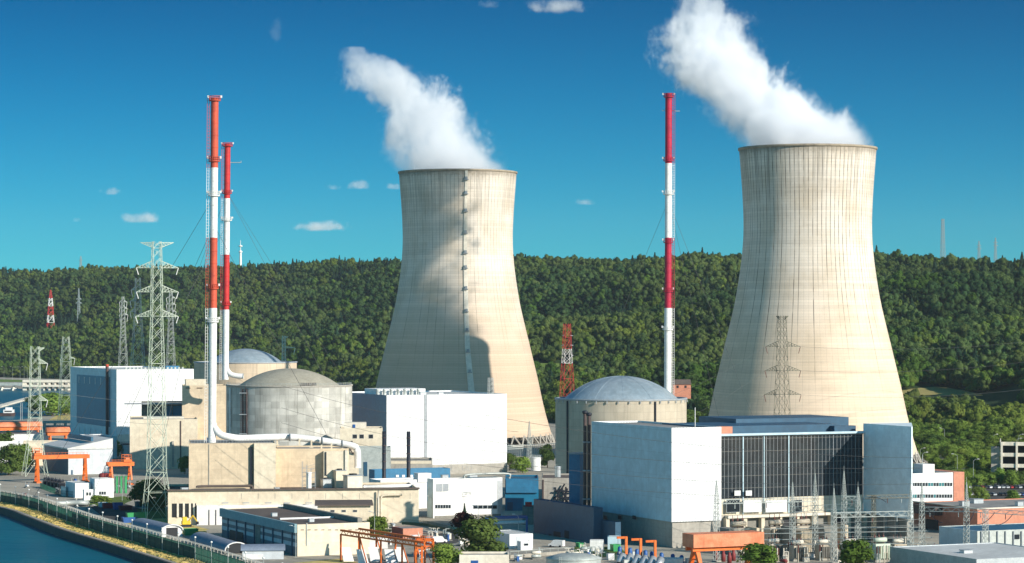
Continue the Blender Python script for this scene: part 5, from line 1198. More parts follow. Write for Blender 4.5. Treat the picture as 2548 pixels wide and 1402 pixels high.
T2b=Bld('control_cabin','white control cabin with two small windows by the green tanks','building',236,283,1192,ybs=1240,pl=224,wall=WHITEP,side=BLUESIDE,roof=ROOFWH,par=.1)
T3b=Bld('gate_cabin','low white cabin with dark windows in front of the control cabin','building',209,232,1219,ybs=1246,pl=206,wall=WHITEP,side=BLUESIDE,roof=ROOFWH,par=.1)
for px in (215,222): T3b.win(px,1226,px+4,1233,GLASS,d=.08)
for px in (247,253,259): T2b.win(px,1224,px+4,1231,GLASS,d=.08)
for i,px in enumerate((289,300,311)): tank('green_tank','%s of three tall green tanks under the small gantry crane'%('left','middle','right')[i],px,1228,1186,8.5,GREENP,rail=False,group='tall green tanks')
for i,(px,py) in enumerate(((255,1188),(264,1188),(273,1190))):
    q=gp(px,py+4); o=MB().lathe(q,[(.02,0),(1.8,0),(1.8,1.8),(1.3,2.6),(.02,2.8)],12).build('oil_drum',RUSTD); rebase(o,q); tag(o,'rust red drum behind the white control cabin','drum','rust red drums')
pipe_run('thick pale horizontal pipe crossing the yard before the cabins',[gp(140,1254,1.4),gp(175,1252,1.5),gp(214,1252,1.4),gp(216,1253,.2)],1.0,STEEL)
pipe_run('thin white pipe fanning up beside the gate cabin',[gp(226,1258,0),gp(226,1258,4.8),gp(232,1257,5.4),gp(238,1258,4.6),gp(238,1258,0)],.22,PWHITE)
patch([(225,1262),(300,1250),(420,1290),(330,1310),(260,1290)],.02,ASPH,'service_road')
patch([(195,1245),(310,1235),(330,1245),(290,1262),(220,1258)],.024,GRASS,'lawn')
patch([(300,1300),(395,1285),(520,1318),(480,1332),(360,1318)],.022,DRY,'dry_verge')
patch([(340,1268),(410,1262),(430,1290),(350,1292)],.03,GRASS,'lawn')
def skip(label,px,py,w,h,mat,cat='container',name='skip_container',group=None,d=2.4):
    q=gp(px,py); t=thing(name,label,cat,q,group); p=Vector(q)
    c=[U2(p,a*w/2,b*d/2) for a,b in ((-1,-1),(1,-1),(1,1),(-1,1))]; c2=[U2(p,a*w/2*1.12,b*d/2*1.08,h) for a,b in ((-1,-1),(1,-1),(1,1),(-1,1))]
    m=MB(); m.add(c+c2,[(0,1,5,4),(1,2,6,5),(2,3,7,6),(3,0,4,7),(3,2,1,0)]); m.build('bin',mat,t)
    m=MB(); 
    for i in range(4): m.tube(c2[i],c2[(i+1)%4],.12,4)
    m.build('lip',mat,t); MB().add([v+Vector((0,0,-h*.25)) for v in c2],[(0,1,2,3)]).build('load',DKCONC,t); return t
skip('red skip container beside the blue one on the left yard',268,1265,3.6,1.9,RED2); skip('bright blue skip container right of the red one',293,1268,3.2,2.6,BLUEP)
skip('white skip container left of the red one',256,1262,3,1.8,WHITEP); skip('dark red skip container right of the blue one',312,1270,4.5,1.7,RUSTD)
skip('teal skip container behind the biggest pylon feet',350,1262,4,2.2,TEALG); skip('pale blue skip container behind the biggest pylon',372,1263,5,2.4,MIDBLUE)
skip('large green open skip by the biggest pylon left foot',340,1300,7,3.6,GREENP); skip('blue low skip left of the large green one',322,1301,5,2.0,BLUEP)
skip('green skip beside the dome roofed sheds',474,1332,4.5,2.2,GREENP); skip('small yellow skip near the arched sheds',500,1334,3,1.5,YELLOWP)
# yellow digger
q=gp(462,1312); t=thing('excavator','small yellow excavator in front of the white garage wall','excavator',q)
MB().box((q.x,q.y,.0),(3.4,.6,.8),.3).box((q.x+.2,q.y+1.9,.0),(3.4,.6,.8),.3).build('tracks',BLACKP,t); MB().box((q.x,q.y+.9,.95),(3.0,2.4,1.2),.3).build('body',YELLOWP,t)
c_=MB().box((q.x-.5,q.y+.7,2.16),(1.5,1.4,1.5),.3).build('cab',YELLOWP,t); MB().box((q.x-.6,q.y+.2,2.5),(1.2,.5,.9),.3).build('window',GLASS,c_)
m=MB(); m.tube((q.x+.8,q.y+.4,1.9),(q.x+2.6,q.y,4.2),.25,5); m.tube((q.x+2.6,q.y,4.2),(q.x+4.2,q.y-.2,2.0),.2,5); m.build('boom',YELLOWP,t); MB().box((q.x+4.3,q.y-.2,1.0),(.9,.9,1.0)).build('bucket',BLACKP,t)
# arched sheds
def arch_shed(label,x0,y0,x1,y1,W,h,wallh,mat,wm,k=10,front=True):
    """axis from the near end (x0,y0) to the far end (x1,y1)"""
    a=gp(x0,y0);b=gp(x1,y1); d=(b-a).normalized(); s=Vector((d.y,-d.x,0)); t=thing('arched_shed',label,'shed',a); m=MB(); vs=[]
    for p in (a-d*.4,b+d*.4):
        for i in range(k+1):
            an=math.pi*i/k; vs.append(p+s*math.cos(an)*W/2*1.03+Vector((0,0,wallh+math.sin(an)*h)))
    n=k+1; m.add(vs,[(i,i+1,n+i+1,n+i) for i in range(k)],True); 
    vs2=[v-Vector((0,0,.22)) for v in vs]; m.add(vs2,[(n+i,n+i+1,i+1,i) for i in range(k)],True); m.build('roof',mat,t)
    for p,nm in ((a,'front_wall'),(b,'back_wall')):
        MB().add([p+s*W/2,p-s*W/2]+[p+s*math.cos(math.pi*(1-i/k))*W/2*.98+Vector((0,0,wallh+math.sin(math.pi*i/k)*h*.97)) for i in range(k+1)],[tuple(range(k+3))]).build(nm,wm,t)
    if wallh>.1:
        for sg in (1,-1): 
            e=s*sg*W/2; MB().add([a+e,b+e,b+e+Vector((0,0,wallh)),a+e+Vector((0,0,wallh)),a+e*.97,b+e*.97,b+e*.97+Vector((0,0,wallh)),a+e*.97+Vector((0,0,wallh))],[(0,1,2,3),(7,6,5,4),(3,2,6,7)]).build('side_wall',wm,t)
    m=MB(); m.path([a-d*.45+s*math.cos(math.pi*i/k)*W/2*1.03+Vector((0,0,wallh+math.sin(math.pi*i/k)*h)) for i in range(k+1)],.22,5); m.build('edge_trim',WHITEP,t)
    MB().add([a-d*.06+s*W*.28,a-d*.06-s*W*.28,a-d*.06-s*W*.28+Vector((0,0,wallh+h*.5)),a-d*.06+s*W*.28+Vector((0,0,wallh+h*.5))],[(0,1,2,3)]).build('door',DARK,t); return t
SHEDR=M('grey_blue_shed_sheet',(.20,.24,.31),(.17,.21,.27),.1,.5,panel=(1.5,40,.08))
arch_shed('arched grey shed with white walls nearest the biggest pylon',428,1336,352,1318,7.5,1.9,2.2,SHEDR,WHITEP)
arch_shed('long arched grey shed with dark open mouth before the striped hangar',588,1378,500,1350,7.5,2.6,1.0,SHEDR,DARK)
P1=Bld('pitched_shed','low grey shed with rounded roof at the foot of the striped hangar','shed',603,706,1371,ybs=1393,dep=8,wall=GREYW,side=GREYW,roof=SHEDR,flat=False,ang=.1)
L_,zt=P1.L,P1.z1
P1.fbox(0,L_,0,zt,0,-8).build('wall',GREYW,P1.root); m=MB(); k=8; vs=[]
for u in (-.5,L_+.5):
    for i in range(k+1): an=math.pi*i/k; vs.append(P1.p(u,-4+math.cos(an)*4.5,zt+.02+math.sin(an)*1.7))
m.add(vs,[(i,i+1,k+2+i,k+1+i) for i in range(k)]+[tuple(range(k,-1,-1)),tuple(range(k+1,2*k+2))]); m.build('roof',SHEDR,P1.root)
P1.fbox(.3,L_*.5,.02,1.6,.003,.1).build('door',WHITEP,P1.root)
# ---- upstream: bridge road, weir, barge, road lamps
def deck(label,name,cat,a,b,w,z,th,mat,piers=0,pm=CREAM,pw=1.2,rail=True):
    a=Vector(a);b=Vector(b); d=(b-a); d.z=0; d.normalize(); s=Vector((-d.y,d.x,0))*w/2; t=thing(name,label,cat,(a.x,a.y,0))
    m=MB(); m.prism([(a+s)[:2],(b+s)[:2],(b-s)[:2],(a-s)[:2]],z-th,z); m.build('deck',mat,t)
    for i in range(piers):
        q=a.lerp(b,(i+.5)/piers); MB().box((q.x,q.y,-.5),(pw,w*.9,z-th+.5),math.atan2(d.y,d.x)).build('pier',pm,t)
    if rail:
        m=MB(); n=int((b-a).length/3)
        for i in range(n+1): q=a.lerp(b,i/n)-s; m.tube((q.x,q.y,z),(q.x,q.y,z+1.1),.08,4)
        m.tube((a-s)[:2]+(z+1.1,) if 0 else ((a-s).x,(a-s).y,z+1.1),((b-s).x,(b-s).y,z+1.1),.09,4); m.build('railing',STEEL,t)
    return t
deck('low concrete road viaduct crossing behind the left pylons','viaduct','bridge',gp(-60,1050,4),gp(176,1048,4),9,4.2,1.6,CONC,9,CONC,1.6)
Y=2800; wr=thing('river_weir','white concrete river weir with open piers far left','weir',(xx(95,Y),Y,0)); s=Y/F
def wb(px0,px1,py0,py1,dy0,dy1,mat,nm): return MB().prism([(xx(px0,Y),Y+dy0),(xx(px1,Y),Y+dy0),(xx(px1,Y),Y+dy1),(xx(px0,Y),Y+dy1)],zz(py1,Y),zz(py0,Y)).build(nm,mat,wr)
wb(56,180,946,952,0,14,CREAM,'upper_deck'); wb(56,180,958,963,-2,16,CREAM,'walkway'); wb(56,66,952.2,987,1,13,CREAM,'pier')
for i,px in enumerate((74,92,107,120,135,152,168)): wb(px,px+(5 if i%2 else 4),952.2,984,1,12,CREAM,'pier')
wb(-60,56,953,960,0,8,STEEL,'gate_beam'); wb(-60,40,966,969,4,10,WHITEP,'footbridge')
for px in (-30,2,30): MB().tube((xx(px,Y),Y-1,zz(978,Y)),(xx(px+5,Y),Y+6,zz(954,Y)),1.2,6).build('gate_arm',CREAM,wr)
wb(-60,54,974,977,-6,0,CREAM,'sill')
dk=thing('river_jetty','long pale concrete dividing wall running into the upper river','wall',gp(0,1008)); a,b=gp(-30,1020,.6),gp(92,986,.6); d=(b-a).normalized(); s_=Vector((-d.y,d.x,0))*3
m=MB(); m.prism([(a+s_)[:2],(b+s_)[:2],(b-s_)[:2],(a-s_)[:2]],-.2,1.5); m.build('wall',CREAM,dk)
q=gp(8,1036); t=thing('river_barge','white cargo barge moored on the upper river at far left','boat',q); wv=30*q.y/F; 
hl=MB(); hl.add([(q.x-wv,q.y-3,0),(q.x+wv*.7,q.y-3,0),(q.x+wv*.95,q.y+1,0),(q.x+wv*.7,q.y+5,0),(q.x-wv,q.y+5,0),(q.x-wv,q.y-3.4,2.4),(q.x+wv*.75,q.y-3.4,2.4),(q.x+wv,q.y+1,2.8),(q.x+wv*.75,q.y+5.4,2.4),(q.x-wv,q.y+5.4,2.4)],[(0,1,6,5),(1,2,7,6),(2,3,8,7),(3,4,9,8),(4,0,5,9),(5,6,7,8,9)]); hl.build('hull',BROWNP,t)
MB().box((q.x+wv*.45,q.y+1,2.5),(wv*.8,6,2.6)).build('wheelhouse',WHITEP,t); MB().box((q.x+wv*.45,q.y+1,5.11),(wv*.5,4.6,1.8)).build('upper_cabin',WHITEP,t); MB().box((q.x+wv*.45,q.y-2.05,3.4),(wv*.6,.1,.9)).build('window',GLASS,t)
for i,px in enumerate((10,31,50,60,68,101)):
    q=gp(px,946); lamp_post((q.x,q.y,0),16,'tall distant lamp post on the far road behind the weir',2.4,3.1,group='lamp posts on the far road')
for i,px in enumerate((51,55)):
    q=gp(px,1046); o=MB().tube(q,q+Vector((0,0,13)),.18,5).build('mooring_pole',PWHITE); rebase(o,q); tag(o,('left' if i==0 else 'right')+' one of two slim pale poles standing by the upper river','pole')
patch([(-80,951),(60,951),(60,946),(-80,942)],.06,MEADOW,'embankment_grass'); patch([(120,1046),(180,1046),(180,1024),(150,1030)],.07,DRY,'sandy_bank')
# ================================================================ cars
CARC=[M('car_paint_%s'%n,c,c,1,.3,spec=.6) for n,c in (('white',(.7,.7,.7)),('silver',(.4,.42,.44)),('black',(.02,.02,.025)),('red',(.4,.03,.03)),('blue',(.03,.07,.25)))]
def car(label,loc,rz,mat,group):
    t=thing('parked_car',label,'car',loc,group); t.rotation_euler=(0,0,rz)
    m=MB(); P8=[(-2.1,.35),(-2.1,.85),(-1.9,.95),(1.0,.95),(2.1,.75),(2.1,.35)]; vs=[(x,y,z) for y in (-.85,.85) for x,z in P8]; m.add(vs,[(0,1,7,6),(1,2,8,7),(2,3,9,8),(3,4,10,9),(4,5,11,10),(5,0,6,11),(5,4,3,2,1,0),(6,7,8,9,10,11)])
    P6=[(-1.8,.951),(-1.4,1.42),(.2,1.42),(.95,.951)]; m2=[(x,y*(1 if i in(0,3) else .85),z) for y in (-.8,.8) for i,(x,z) in enumerate(P6)]
    o=m.build('body',mat); o.parent=t
    g2=MB().add(m2,[(0,1,5,4),(1,2,6,5),(2,3,7,6),(3,2,1,0),(4,5,6,7)]).build('cabin',GLASS); g2.parent=t
    rf=MB().prism([(-1.38,-.68),(.18,-.68),(.18,.68),(-1.38,.68)],1.421,1.45).build('roof',mat); rf.parent=t
    for x in (-1.3,1.3):
        for y in (-.86,.86): w_=MB().tube((x,y-.09,.32),(x,y+.09,.32),.32,10,cap=True).build('wheel',BLACKP); w_.parent=t
    return t
protos=[car('%s car in the car park behind the switchyard'%n,(0,0,0),0,CARC[i],'cars in the car park at right') for i,n in enumerate(('white','silver grey','black','dark red','blue'))]
used=[False]*5
patch([(2372,1208),(2600,1198),(2700,1262),(2392,1262)],.03,ASPH,'car_park'); patch([(2290,1196),(2600,1180),(2600,1197),(2372,1207),(2290,1212)],.034,GRASS,'lawn')
patch([(2268,1178),(2560,1156),(2600,1172),(2268,1190)],.02,MEADOW,'meadow')
for row,(yy,x0,x1) in enumerate(((1216,2398,2570),(1234,2406,2570))):
    for px in np.arange(x0,x1,10.5):
        if random.random()<.15: continue
        c=random.choice((0,0,1,1,2,2,3,4)); q=gp(px+random.uniform(-1,1),yy)
        if not used[c]: protos[c].location=q; protos[c].rotation_euler=(0,0,1.95); used[c]=True
        else: copy_tree(protos[c],q,1.95+random.uniform(-.05,.05))
for i in range(5):
    if not used[i]: q=gp(2400+i*12,1250); protos[i].location=q
for k,(px,py,h) in enumerate(((2290,1140,8),(2350,1095,9.5),(2296,1185,11),(2270,1190,11),(2382,1190,11),(2422,1205,11),(2472,1105,8),(2493,1130,8),(2535,1110,9),(2530,1120,9),(2452,1170,8),(2508,1185,8),(2415,1162,7))):
    q=gp(px,py) if py>1172 else ray_hill(px,py+14); lamp_post((q.x,q.y,q.z-.3),h,'grey street lamp among the shrubs and lawns at right',1.9,random.choice((0,.3,2.9)),group='street lamps on the slope at right')
# small blue round sign beside the car park
q=gp(2429,1206); t=thing('road_sign','small round blue road sign beside the car park lawn','sign',q); MB().tube(q,q+Vector((0,0,2.9)),.06,5).build('post',STEEL,t); MB().tube(q+Vector((0,-.06,3.2)),q+Vector((0,-.12,3.2)),.75,16,cap=True).build('disc',BLUEP,t)
# ================================================================ switchyard
def yard_mast(label,px,Y,ytop,yspire,w=.75,ybase=None,mat=STEEL):
    x=xx(px,Y); zt=zz(ytop,Y); zs_=zz(yspire,Y); t=thing('switchyard_mast',label,'lattice mast',(x,Y,0),'switchyard masts'); m=MB(); lattice(m,(x,Y),[(0,w),(zt,w*.8)],.085,.42,.06); m.build('mast',mat,t)
    if zs_>zt+.5: m=MB(); lattice(m,(x,Y),[(zt,w*.8),(zs_,.06)],.07,.42,.05); m.tube((x,Y,zs_),(x,Y,zs_+1.6),.05,4); m.build('spire',mat,t)
    MB().box((x,Y,-.1),(2.2,2.2,.5),.42).build('footing',CONC,t); return (x,Y,zt)
MA=[('leftmost tall switchyard mast, against the white hall corner',1783,812,1244,1196),('tall spired mast before the dark glass, right of the first',2028,842,1238,1178),
    ('short mast in front of the glass edge, left of the spire pair',1972,822,1262,1200),('spired mast nearest the blue side wall',2135,812,1252,1212),('tallest spired mast before the right end of the glass',2100,838,1235,1172),('spired mast between tall masts, in front of right glass',2075,806,1276,1215),
    ('broad switchyard mast at the right edge of the blue side wall',2266,812,1272,1205),('switchyard mast before the shaded brick gate',2294,825,1262,1205),('switchyard mast before the middle of the salmon brick hall',2405,818,1264,1200),('switchyard mast before the sunlit salmon brick',2452,812,1268,1268)]
pos={}
for lab,px,Y,yt,ys_ in MA: pos[px]=yard_mast(lab,px,Y,yt,ys_)
def yard_beam(label,a,b,h=1.3,mat=STEEL):
    a=Vector(a);b=Vector(b); d=(b-a).normalized(); s=Vector((-d.y,d.x,0))*.55; t=thing('busbar_gantry',label,'gantry beam',a,'switchyard beams'); m=MB(); n=max(4,int((b-a).length/1.5))
    for sg in (-1,1):
        for z in (0,-h): m.tube(a+s*sg+Vector((0,0,z)),b+s*sg+Vector((0,0,z)),.09,4)
        for i in range(n):
            p=a.lerp(b,i/n)+s*sg; q=a.lerp(b,(i+1)/n)+s*sg; 
            m.tube(p,q-Vector((0,0,h)),.055,3) if i%2 else m.tube(p-Vector((0,0,h)),q,.055,3)
    for i in range(n): m.tube(a.lerp(b,i/n)+s,a.lerp(b,(i+1)/n)-s,.05,3)
    m.build('truss',mat,t)
    for f in (.18,.5,.82):
        p=a.lerp(b,f)-Vector((0,0,h)); m=MB(); prof=[]
        for j in range(9): prof+=[(.17,-j*.2),(.08,-j*.2-.1)]
        m.lathe(p,prof,7); m.build('insulator',PORC if f==.5 else STEEL,t)
    return t
yard_beam('long lattice beam from the leftmost mast to the tall spired mast',pos[1783],pos[2028]); yard_beam('lattice beam from the short mast to the blue wall mast',pos[1972],pos[2135],1.6)
yard_beam('broad lattice beam ending at the right edge of the blue side wall',pos[2075],pos[2266],1.5); yard_beam('short lattice beam behind the tallest spired mast',pos[2100],at(2140,1236,838),1.2)
yard_beam('lattice beam across the salmon brick hall between two masts',pos[2294],pos[2405],1.3); yard_beam('lattice beam from the brick hall mast out of frame right',pos[2405],at(2600,1276,806),1.2)
yard_beam('dark lattice beam against the blue side wall',at(2154,1233,850),at(2262,1231,855),1.0,PYLOND); yard_mast('dark mast under the beam on the blue side wall',2174,848,1232,1230,.6,mat=PYLOND)
# busbar droppers: curved conductors
k=0
for a,b,sg,lab in (((2310,1268,820),(2345,1300,812),1.2,'left'),((2425,1272,812),(2398,1312,806),1.0,'second'),((2475,1276,808),(2430,1306,802),1.0,'third'),((2520,1280,806),(2478,1306,800),1.0,'right'),((2160,1240,848),(2205,1250,846),-.8,'dark'),((1985,1256,826),(1960,1250,860),.6,'glass side')):
    a=at(*a);b=at(*b); pts=[a.lerp(b,i/8)-Vector((0,0,sg*4*(i/8)*(1-i/8))) for i in range(9)]; o=MB().path(pts,.11,5).build('conductor',BLACKP); rebase(o,pts[0]); tag(o,'%s sagging black conductor of the switchyard'%lab,'cable','sagging conductors')
for i in range(9):
    y0=1300+i*5; a=at(1930+i*12,y0,800+i*3); b=at(2290+i*4,y0-8+i*2,806+i*2); 
    if i%2==0: wire(a,b,.5,.035,'thin bus wire strung low between the switchyard masts',PWHITE)
# transformers with conservators before the hall, firewalls between them
for i,px in enumerate((1838,1900,1935,2005,2068)):
    q=Vector((xx(px,846),846+i*3.2,0)); 
    if i in (0,2,3): transformer('beige transformer with big oil drum on top before the dark glass, %s of three'%('left','','middle','right')[i],(q.x,q.y,1.2),2.05,TRAFO,TRAFO,PORC,'large transformers before the hall',tank=TRAFO)
for i,(px,w) in enumerate(((1812,3.4),(1872,1.0),(1962,1.2),(1992,4.0),(2052,5.0),(2092,1.0))):
    q=Vector((xx(px,840+i*3),840+i*3,0)); o=MB().box((q.x,q.y,0),(w,7.5,8.3 if i!=3 else 7),.42).build('fire_wall',BEIGE if i%2 else DKCONC); rebase(o,q); tag(o,'%s concrete fire wall standing between the transformers'%('first','second','third','fourth','fifth','sixth')[i],'wall','fire walls')
for i,(px,Y) in enumerate(((1850,815),(1868,818),(1915,812),(1930,812),(1950,815),(1962,818),(2002,812),(2040,815),(2110,812),(2150,810),(2160,812),(2182,808),(2200,806),(2225,812),(2245,808),(2335,806),(2350,806))):
    q=Vector((xx(px,Y),Y,0)); t=thing('switch_post','slim porcelain switch post in the crowded switchyard','insulator post',q,'porcelain switch posts'); h=random.uniform(3.5,7)
    m=MB(); m.tube(q,q+Vector((0,0,h*.5)),.16,5); m.tube(q+Vector((.9,.2,0)),q+Vector((.9,.2,h*.5)),.16,5); m.tube(q+Vector((0,0,h*.5)),q+Vector((.9,.2,h*.5)),.14,4); m.build('frame',STEEL if i%3 else TRAFO,t)
    prof=[]
    for j in range(8): prof+=[(.24,j*.3),(.13,j*.3+.15)]
    MB().lathe(q+Vector((0,0,h*.5)),prof,8).build('insulator',PORC if i%2 else CREAM,t); MB().lathe(q+Vector((.9,.2,h*.5)),prof,8).build('insulator',PORC if i%2 else CREAM,t)
transformer('pale green measuring transformer with tall round head by the bush at right',gp(2190,1398),1.75,PYLON,PYLON,PORC,None,tank=PYLON)
for i,(px,py) in enumerate(((1782,1388),(1800,1392),(1815,1396),(1825,1390))):
    q=gp(px,py+6); o=MB().lathe(q,[(.02,0),(.7,0),(.7,2.2),(.45,2.6),(.45,3.3),(.02,3.4)],10).build('valve_stand',RUSTD); rebase(o,q); tag(o,'dark red valve stand under the big hooded gantry crane','valve','dark red valve stands')
# ================================================================ screening drums and hoists, bottom right of centre
for i in range(6):
    q=gp(1548+i*19,1408+i*2.0); t=thing('filter_drum','tilted silver screening drum in a row behind green rails','machine',q,'silver screening drums'); p=Vector(q)
    a=p+Vector((-.9,0,.6)); b=p+Vector((.4,2.4,3.0)); MB().tube(a,b,1.15,16,cap=True).build('drum',SILVER,t); MB().tube(a-(b-a).normalized()*.05,a-(b-a).normalized()*.2,.8,16,cap=True).build('opening',DARK,t)
    MB().box((p.x+.3,p.y+2,0),(2.2,3.2,1.2)).build('base',DKCONC,t)
for i,px in enumerate((1558,1594,1630)):
    q=gp(px,1388+i*5); t=thing('jib_hoist','%s of three small orange jib hoists over blue pumps'%('left','middle','right')[i],'hoist',q,'orange jib hoists'); p=Vector(q)
    MB().box((p.x,p.y,0),(.75,.75,6.6),.3).build('column',ORANGE,t); MB().box((p.x-1.3,p.y-.2,6.0),(3.4,.6,.7),.2).build('jib',ORANGE,t); MB().tube((p.x-2.6,p.y-.3,6.0),(p.x-2.6,p.y-.3,4.6),.08,4).build('hook',BLACKP,t)
for i,px in enumerate((1542,1568,1585,1606,1622,1646,1674,1696)):
    q=gp(px,1384+i*3.2); t=thing('blue_pump','bright blue upright pump motor behind the silver drums','pump',q,'blue pump motors'); MB().lathe(q,[(.02,0),(.9,0),(.9,1.0),(.65,1.1),(.65,2.6),(.4,3.0),(.02,3.1)],12).build('motor',BLUEP,t); MB().box((q.x,q.y-.9,.8),(.7,.6,.7)).build('terminal_box',FRAME,t)
for k,(px0,px1,py) in enumerate(((1640,1700,1402),)):
    pl_=Bld('pump_platform','white pump platform with pipes below the hall corner','platform',px0,px1,1392,ybs=1412,dep=7,wall=WHITEP,side=GREYW,roof=ROOFWH,par=.1,ang='face')
rl=[gp(1500,1384),gp(1560,1404),gp(1660,1420)]; o=thing('green_railing','green bar railing in front of the silver drums','railing',rl[0]); fence_run(resample(rl,2.2),1.9,o,FENCEG,.06,0,FENCEG)
c1=Bld('equipment_cabinet','white box cabinet on the grass before the navy annex','cabinet',1468,1502,1345,ybs=1372,dep=4,wall=WHITEP,side=WHITEP,roof=ROOFWH,par=.05,ang='face')
c2=Bld('equipment_cabinet','teal grey cabinet left of the left orange jib hoist','cabinet',1512,1545,1336,ybs=1368,dep=5,wall=BLUESIDE,side=TEAL,roof=ROOFWH,par=.05,ang='face')
skip('bright green bin between the white cabinet and orange hoists',1531,1372,2.4,2.2,GREENP); skip('tiny lime green bin beside the white cabinet',1442,1362,1.6,1.4,GREENP)
patch([(1430,1362),(1540,1360),(1560,1378),(1470,1392),(1425,1378)],.03,GRASS,'lawn'); patch([(1230,1372),(1420,1350),(1440,1372),(1300,1392)],.026,PAVE,'paved_yard')
gh=Bld('site_hut','small white flat roofed hut beside the blue pipe frame','hut',1268,1326,1330,ybs=1366,pl=1216,wall=WHITEP,side=GREYW,roof=ROOFWH,par=.1)
gh.slab(1284,1335,1295,1364,GREYW,'door',.1)
gh2=Bld('site_hut','tiny white lean-to with a small window against the hut','hut',1296,1325,1348,ybs=1370,dep=3,wall=WHITEP,side=WHITEP,roof=ROOFWH,par=.1); gh2.win(1304,1353,1314,1358,GLASS,d=.08)
t=thing('pipe_bridge','dark blue pipe bridge frame carrying white pipes behind the hut','pipe rack',gp(1205,1335)); a,b=gp(1207,1335),gp(1310,1332)
for q in (a,b,a+Vector((.3,6,0)),b+Vector((.3,6,0))): MB().tube(q,q+Vector((0,0,6.2)),.35,4,cap=True).build('leg',BLUEP,t)
m=MB(); 
for dy in (0,6): m.tube(a+Vector((0,dy,6.2)),b+Vector((0,dy,6.2)),.4,4); 
m.build('beam',BLUEP,t); m=MB(); m.tube(a+Vector((0,1.5,4.4)),b+Vector((0,1.5,4.4)),.5,8); m.tube(a+Vector((0,4,4.5)),b+Vector((0,4,4.5)),.35,8); m.tube(a+Vector((0,1.5,4.4)),a+Vector((0,1.5,0)),.5,8); m.build('pipes',WHITEP,t)
deck('pale concrete walkway with kerb before the white hut','walkway','walkway',gp(1262,1384,.8),gp(1420,1372,.8),3,1.2,1.1,PAVE,0)
tank('round_basin','wide pale blue round tank lid at the bottom edge',1429,1424,1394,138,STEEL,STEEL,rail=False,cat='tank')
fl=Bld('flat_house','flat roofed white box house at the bottom edge by the big tree','building',1143,1267,1381,ybs=1416,dep=11,wall=CREAM,side=CREAM,roof=ROOFGR,ang='face'); fl.slab(1172,1395,1190,1410,BLUEP,'door',.1)
cn=Bld('shipping_container','salmon red container behind the orange runway','container',1003,1052,1316,ybs=1340,pl=975,wall=BRICK,side=RUSTD,roof=ROOFGR,par=.05)
cn2=Bld('shipping_container','white container with blue stripe left of the salmon one','container',910,965,1340,ybs=1366,dep=4,wall=WHITEP,side=WHITEP,roof=ROOFWH,par=.05,ang='face')
rb=Bld('roof_box','cream equipment box with lid before the low building right end','cabinet',948,988,1266,ybs=1294,dep=7,wall=CREAM,side=CREAM,roof=ROOFWH,par=.05,ang='face')
patch([(900,1352),(1120,1335),(1180,1390),(1060,1420),(880,1420)],.022,PAVE,'paved_yard'); patch([(1050,1335),(1130,1322),(1160,1345),(1080,1365)],.03,ASPH,'service_road')
patch([(885,1330),(960,1312),(980,1320),(930,1342)],.035,GRASS,'lawn'); patch([(700,1404),(850,1390),(900,1402),(760,1440)],.03,DRY,'dry_verge')
fg=[gp(1000,1306),gp(1060,1310),gp(1130,1326),gp(1180,1334)]; o=thing('green_railing','green mesh railing before the white workshop','railing',fg[0]); fence_run(resample(fg,2.6),2.0,o,FENCEG,.05,.55,FENCEG)
pipe_run('pale double pipe on low trestles running right from the storage box',[gp(930,1312,1.2),gp(1000,1316,1.2),gp(1085,1328,1.2)],.4,STEEL)
pipe_run('second pale pipe alongside the double pipe on trestles',[gp(935,1316,.8),gp(1005,1320,.8),gp(1090,1333,.8)],.3,CREAM)
# ---- behind the white middle hall: small yard by the cooling tower foot
tank('storage_tank','short white tank behind the white middle hall beside a bush',1333,1172,1140,25,WHITEP,rail=True)
t=thing('switchyard_mast','thin spire mast at the foot of the shaded tower','lattice mast',(xx(1317,1380),1380,0)); m=MB(); lattice(m,(xx(1317,1380),1380),[(0,1.1),(14,.7),(22,.1)],.1,.4); m.build('mast',STEEL,t)
o=thing('pipe_rack','grey busbar rack with many posts at the foot of the shaded tower','pipe rack',gp(1262,1135)); a,b=gp(1262,1138),gp(1382,1132); m=MB()
for i in range(26): q=a.lerp(b,i/25); m.tube(q,q+Vector((0,0,6.2)),.16,4)
for z in (4.4,5.4,6.3): m.tube(a+Vector((0,0,z)),b+Vector((0,0,z)),.22,4)
m.build('frame',STEEL,o)
